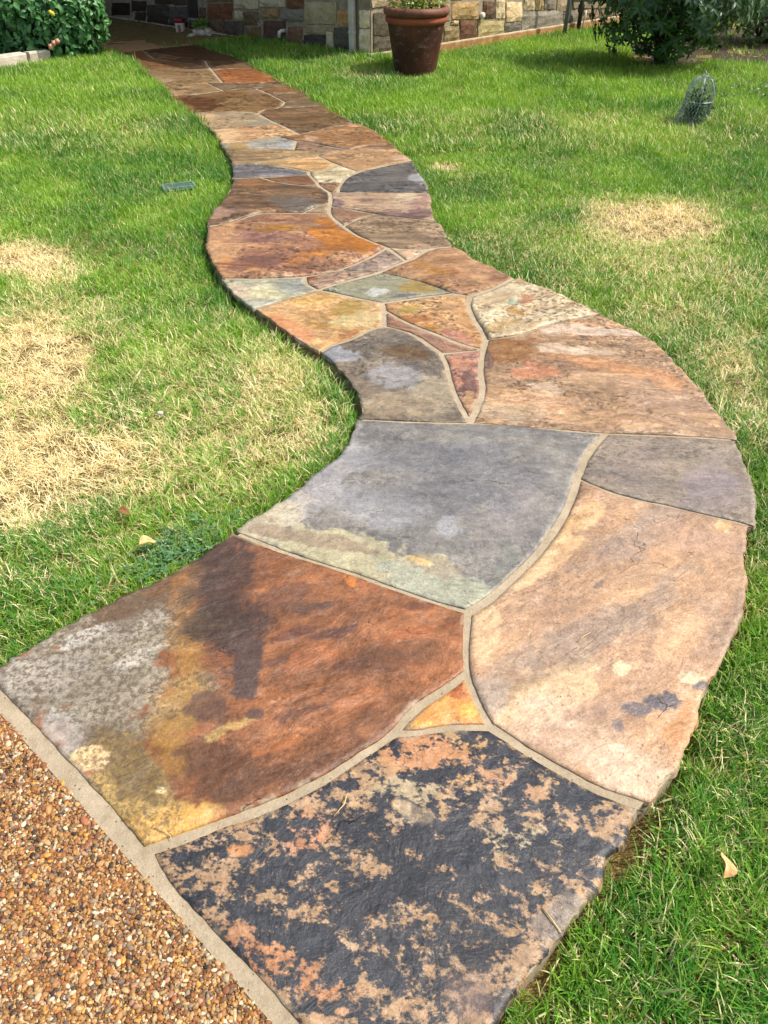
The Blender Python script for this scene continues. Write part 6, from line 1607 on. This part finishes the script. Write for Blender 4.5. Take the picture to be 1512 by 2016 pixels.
def lawn():
    coll = make_tufts()
    def sample(n, x0, x1, y0, y1):
        return np.stack([RNG.uniform(x0, x1, n), RNG.uniform(y0, y1, n)], 1)
    zones = [(0, 1.9, 2600, 0, 6, 1.0), (1.9, 3.4, 2000, 0, 6, 1.0), (3.4, 6.2, 1350, 6, 5, 1.0), (6.2, 15.5, 820, 11, 5, 1.0)]
    PP = []; VV = []
    for y0, y1, dens, v0, nv, _ in zones:
        hw0 = .62 * (y1 * .78 + 1.0) + .35
        n = int(dens * (y1 - y0) * 2 * hw0)
        p = sample(n, -hw0, hw0, y0, y1)
        PP.append(p); VV.append(v0 + RNG.integers(0, nv, n))
    P = np.concatenate(PP); V = np.concatenate(VV)
    x, y = P[:, 0], P[:, 1]
    # keep only what lies on lawn and within (or just beyond) the view
    cz = y * math.cos(PITCH) + CAMH * math.sin(PITCH)
    pxx = 756 + FPX * x / cz
    ok = (pxx > -120) & (pxx < 1632)
    x, y, V = x[ok], y[ok], V[ok]
    d = dist_lines(x, y, PATH, True)
    ins = inpoly(x, y, PATH)
    # worn gap along the inner curve and the lower right edge
    gap = .004 + .014 * fbm(x * 7, y * 7, 3, 3)
    g1 = at(560, 690); g2 = at(1260, 1650)
    gap = gap + .035 * np.exp(-((x - g1.x) ** 2 + (y - g1.y) ** 2) / .35) + .05 * np.exp(-((x - g2.x) ** 2 + (y - g2.y) ** 2) / .012)
    ok = (~ins) & (d > gap)
    sdist = (x - EDGE_A.x) * EDGE_N.x + (y - EDGE_A.y) * EDGE_N.y
    ok &= sdist > .07
    ok &= ~inpoly(x, y, ccc)
    for W_ in (WALLL, WALLR):
        pass
    # outside the house corner
    cl_ = (x - CORNER.x) * WALLL.n.x + (y - CORNER.y) * WALLL.n.y
    cr_ = (x - CORNER.x) * WALLR.n.x + (y - CORNER.y) * WALLR.n.y
    ok &= (cl_ > .04) | (cr_ > .06)
    for px in (MULCH_R, MULCH_L):
        q = [at(a, b, GZ) for a, b in px]
        inn = inpoly(x, y, [(a.x, a.y) for a in q])
        ok &= ~(inn & (RNG.uniform(0, 1, len(x)) > .03))
    ea, eb = at(-70, 153, GZ), at(104, 125, GZ)
    ok &= ~((dist_lines(x, y, [(ea.x, ea.y), (eb.x, eb.y)]) < .05) | inpoly(x, y, [(ea.x, ea.y), (eb.x, eb.y), (eb.x, eb.y + .5), (ea.x, ea.y + .5)]))
    ok &= np.hypot(x - pc.x, y - pc.y) > .23
    ok &= ~((np.abs(x - gr.location.x) < GL / 2 + .01) & (np.abs(y - gr.location.y) < GW / 2 + .0))
    x, y, V, d = x[ok], y[ok], V[ok], d[ok]
    n = len(x)
    warp = (fbm(x * 3.5, y * 3.5, 15, 4, .6) - .5) * 1.5
    # sparse straw everywhere, dead patches on top
    dead = .17 + .2 * (fbm(x * 1.3, y * 1.3, 23, 3) - .4) + .35 * np.clip(fbm(x * 5, y * 5, 29, 3) - .58, 0, 1) * 2
    dead = dead * np.where(y > 7.5, .35, np.where(y > 4.5, .7, 1.0))
    for a in DEAD:
        soft = .62 if a[4] > .8 else .85
        dead = np.maximum(dead, a[4] * blob(x, y, a[0], a[1], a[2], a[3], 0, soft, warp * (.5 if a[4] > .8 else .9)) + (dead * .3))
    tint = .37 + 1.9 * (fbm(x * 1.7, y * 1.7, 41, 4) - .5) + .9 * (fbm(x * 6, y * 6, 43, 3) - .5) + .25 * sstep(5, 9, y)
    dead = dead * (1 - .45 * (1 - sstep(1.0, 2.2, y)))
    for a in GREEN:
        w = blob(x, y, a[0], a[1], a[2], a[3], 0, .8, warp)
        dead *= 1 - .8 * a[4] * w; tint -= .3 * a[4] * w
    thin = RNG.uniform(0, 1, n) < .35 * sstep(.6, 1.0, dead)
    edge = np.exp(-d / .09)
    dead *= 1 - .55 * edge; tint -= .18 * edge
    dead = np.clip(dead, 0, 1.1); tint = np.clip(tint, 0, 1)
    z = ground_z(x, y)
    rot = np.stack([RNG.normal(0, .1, n), RNG.normal(0, .1, n), RNG.uniform(0, 6.283, n)], 1)
    s = RNG.uniform(.75, 1.2, n) * (1 + .35 * (fbm(x * 2.2, y * 2.2, 51, 3) - .5) * 2) * np.where(y > 6.2, 1.2, 1.0)
    hz = s * (1 - .55 * np.clip(dead, 0, 1)) * (1 + .25 * np.exp(-d / .12))
    # longer unmown grass against the wall, the pot and the pipes
    wd = np.minimum(np.where(cl_[ok] > 0, cl_[ok], 9), np.where(cr_[ok] > 0, cr_[ok], 9))
    hz *= 1 + .25 * np.exp(-wd / .15) - .35 * np.exp(-np.hypot(x - pc.x, y - pc.y + .2) / .3) + .6 * np.exp(-np.hypot(x - cb.x, y - cb.y) / .35)
    s = np.where(thin, .05, s); hz = np.where(thin, .05, hz)
    scl = np.stack([s, s, hz], 1)
    o = instancer('grass', np.stack([x, y, z], 1), coll, {'variant': ('INT', V), 'rot': ('FLOAT_VECTOR', rot), 'scl': ('FLOAT_VECTOR', scl), 'dead': ('FLOAT', dead), 'tint': ('FLOAT', tint)})
    tag(o, kind='stuff')
    print('tufts', n)


lawn()
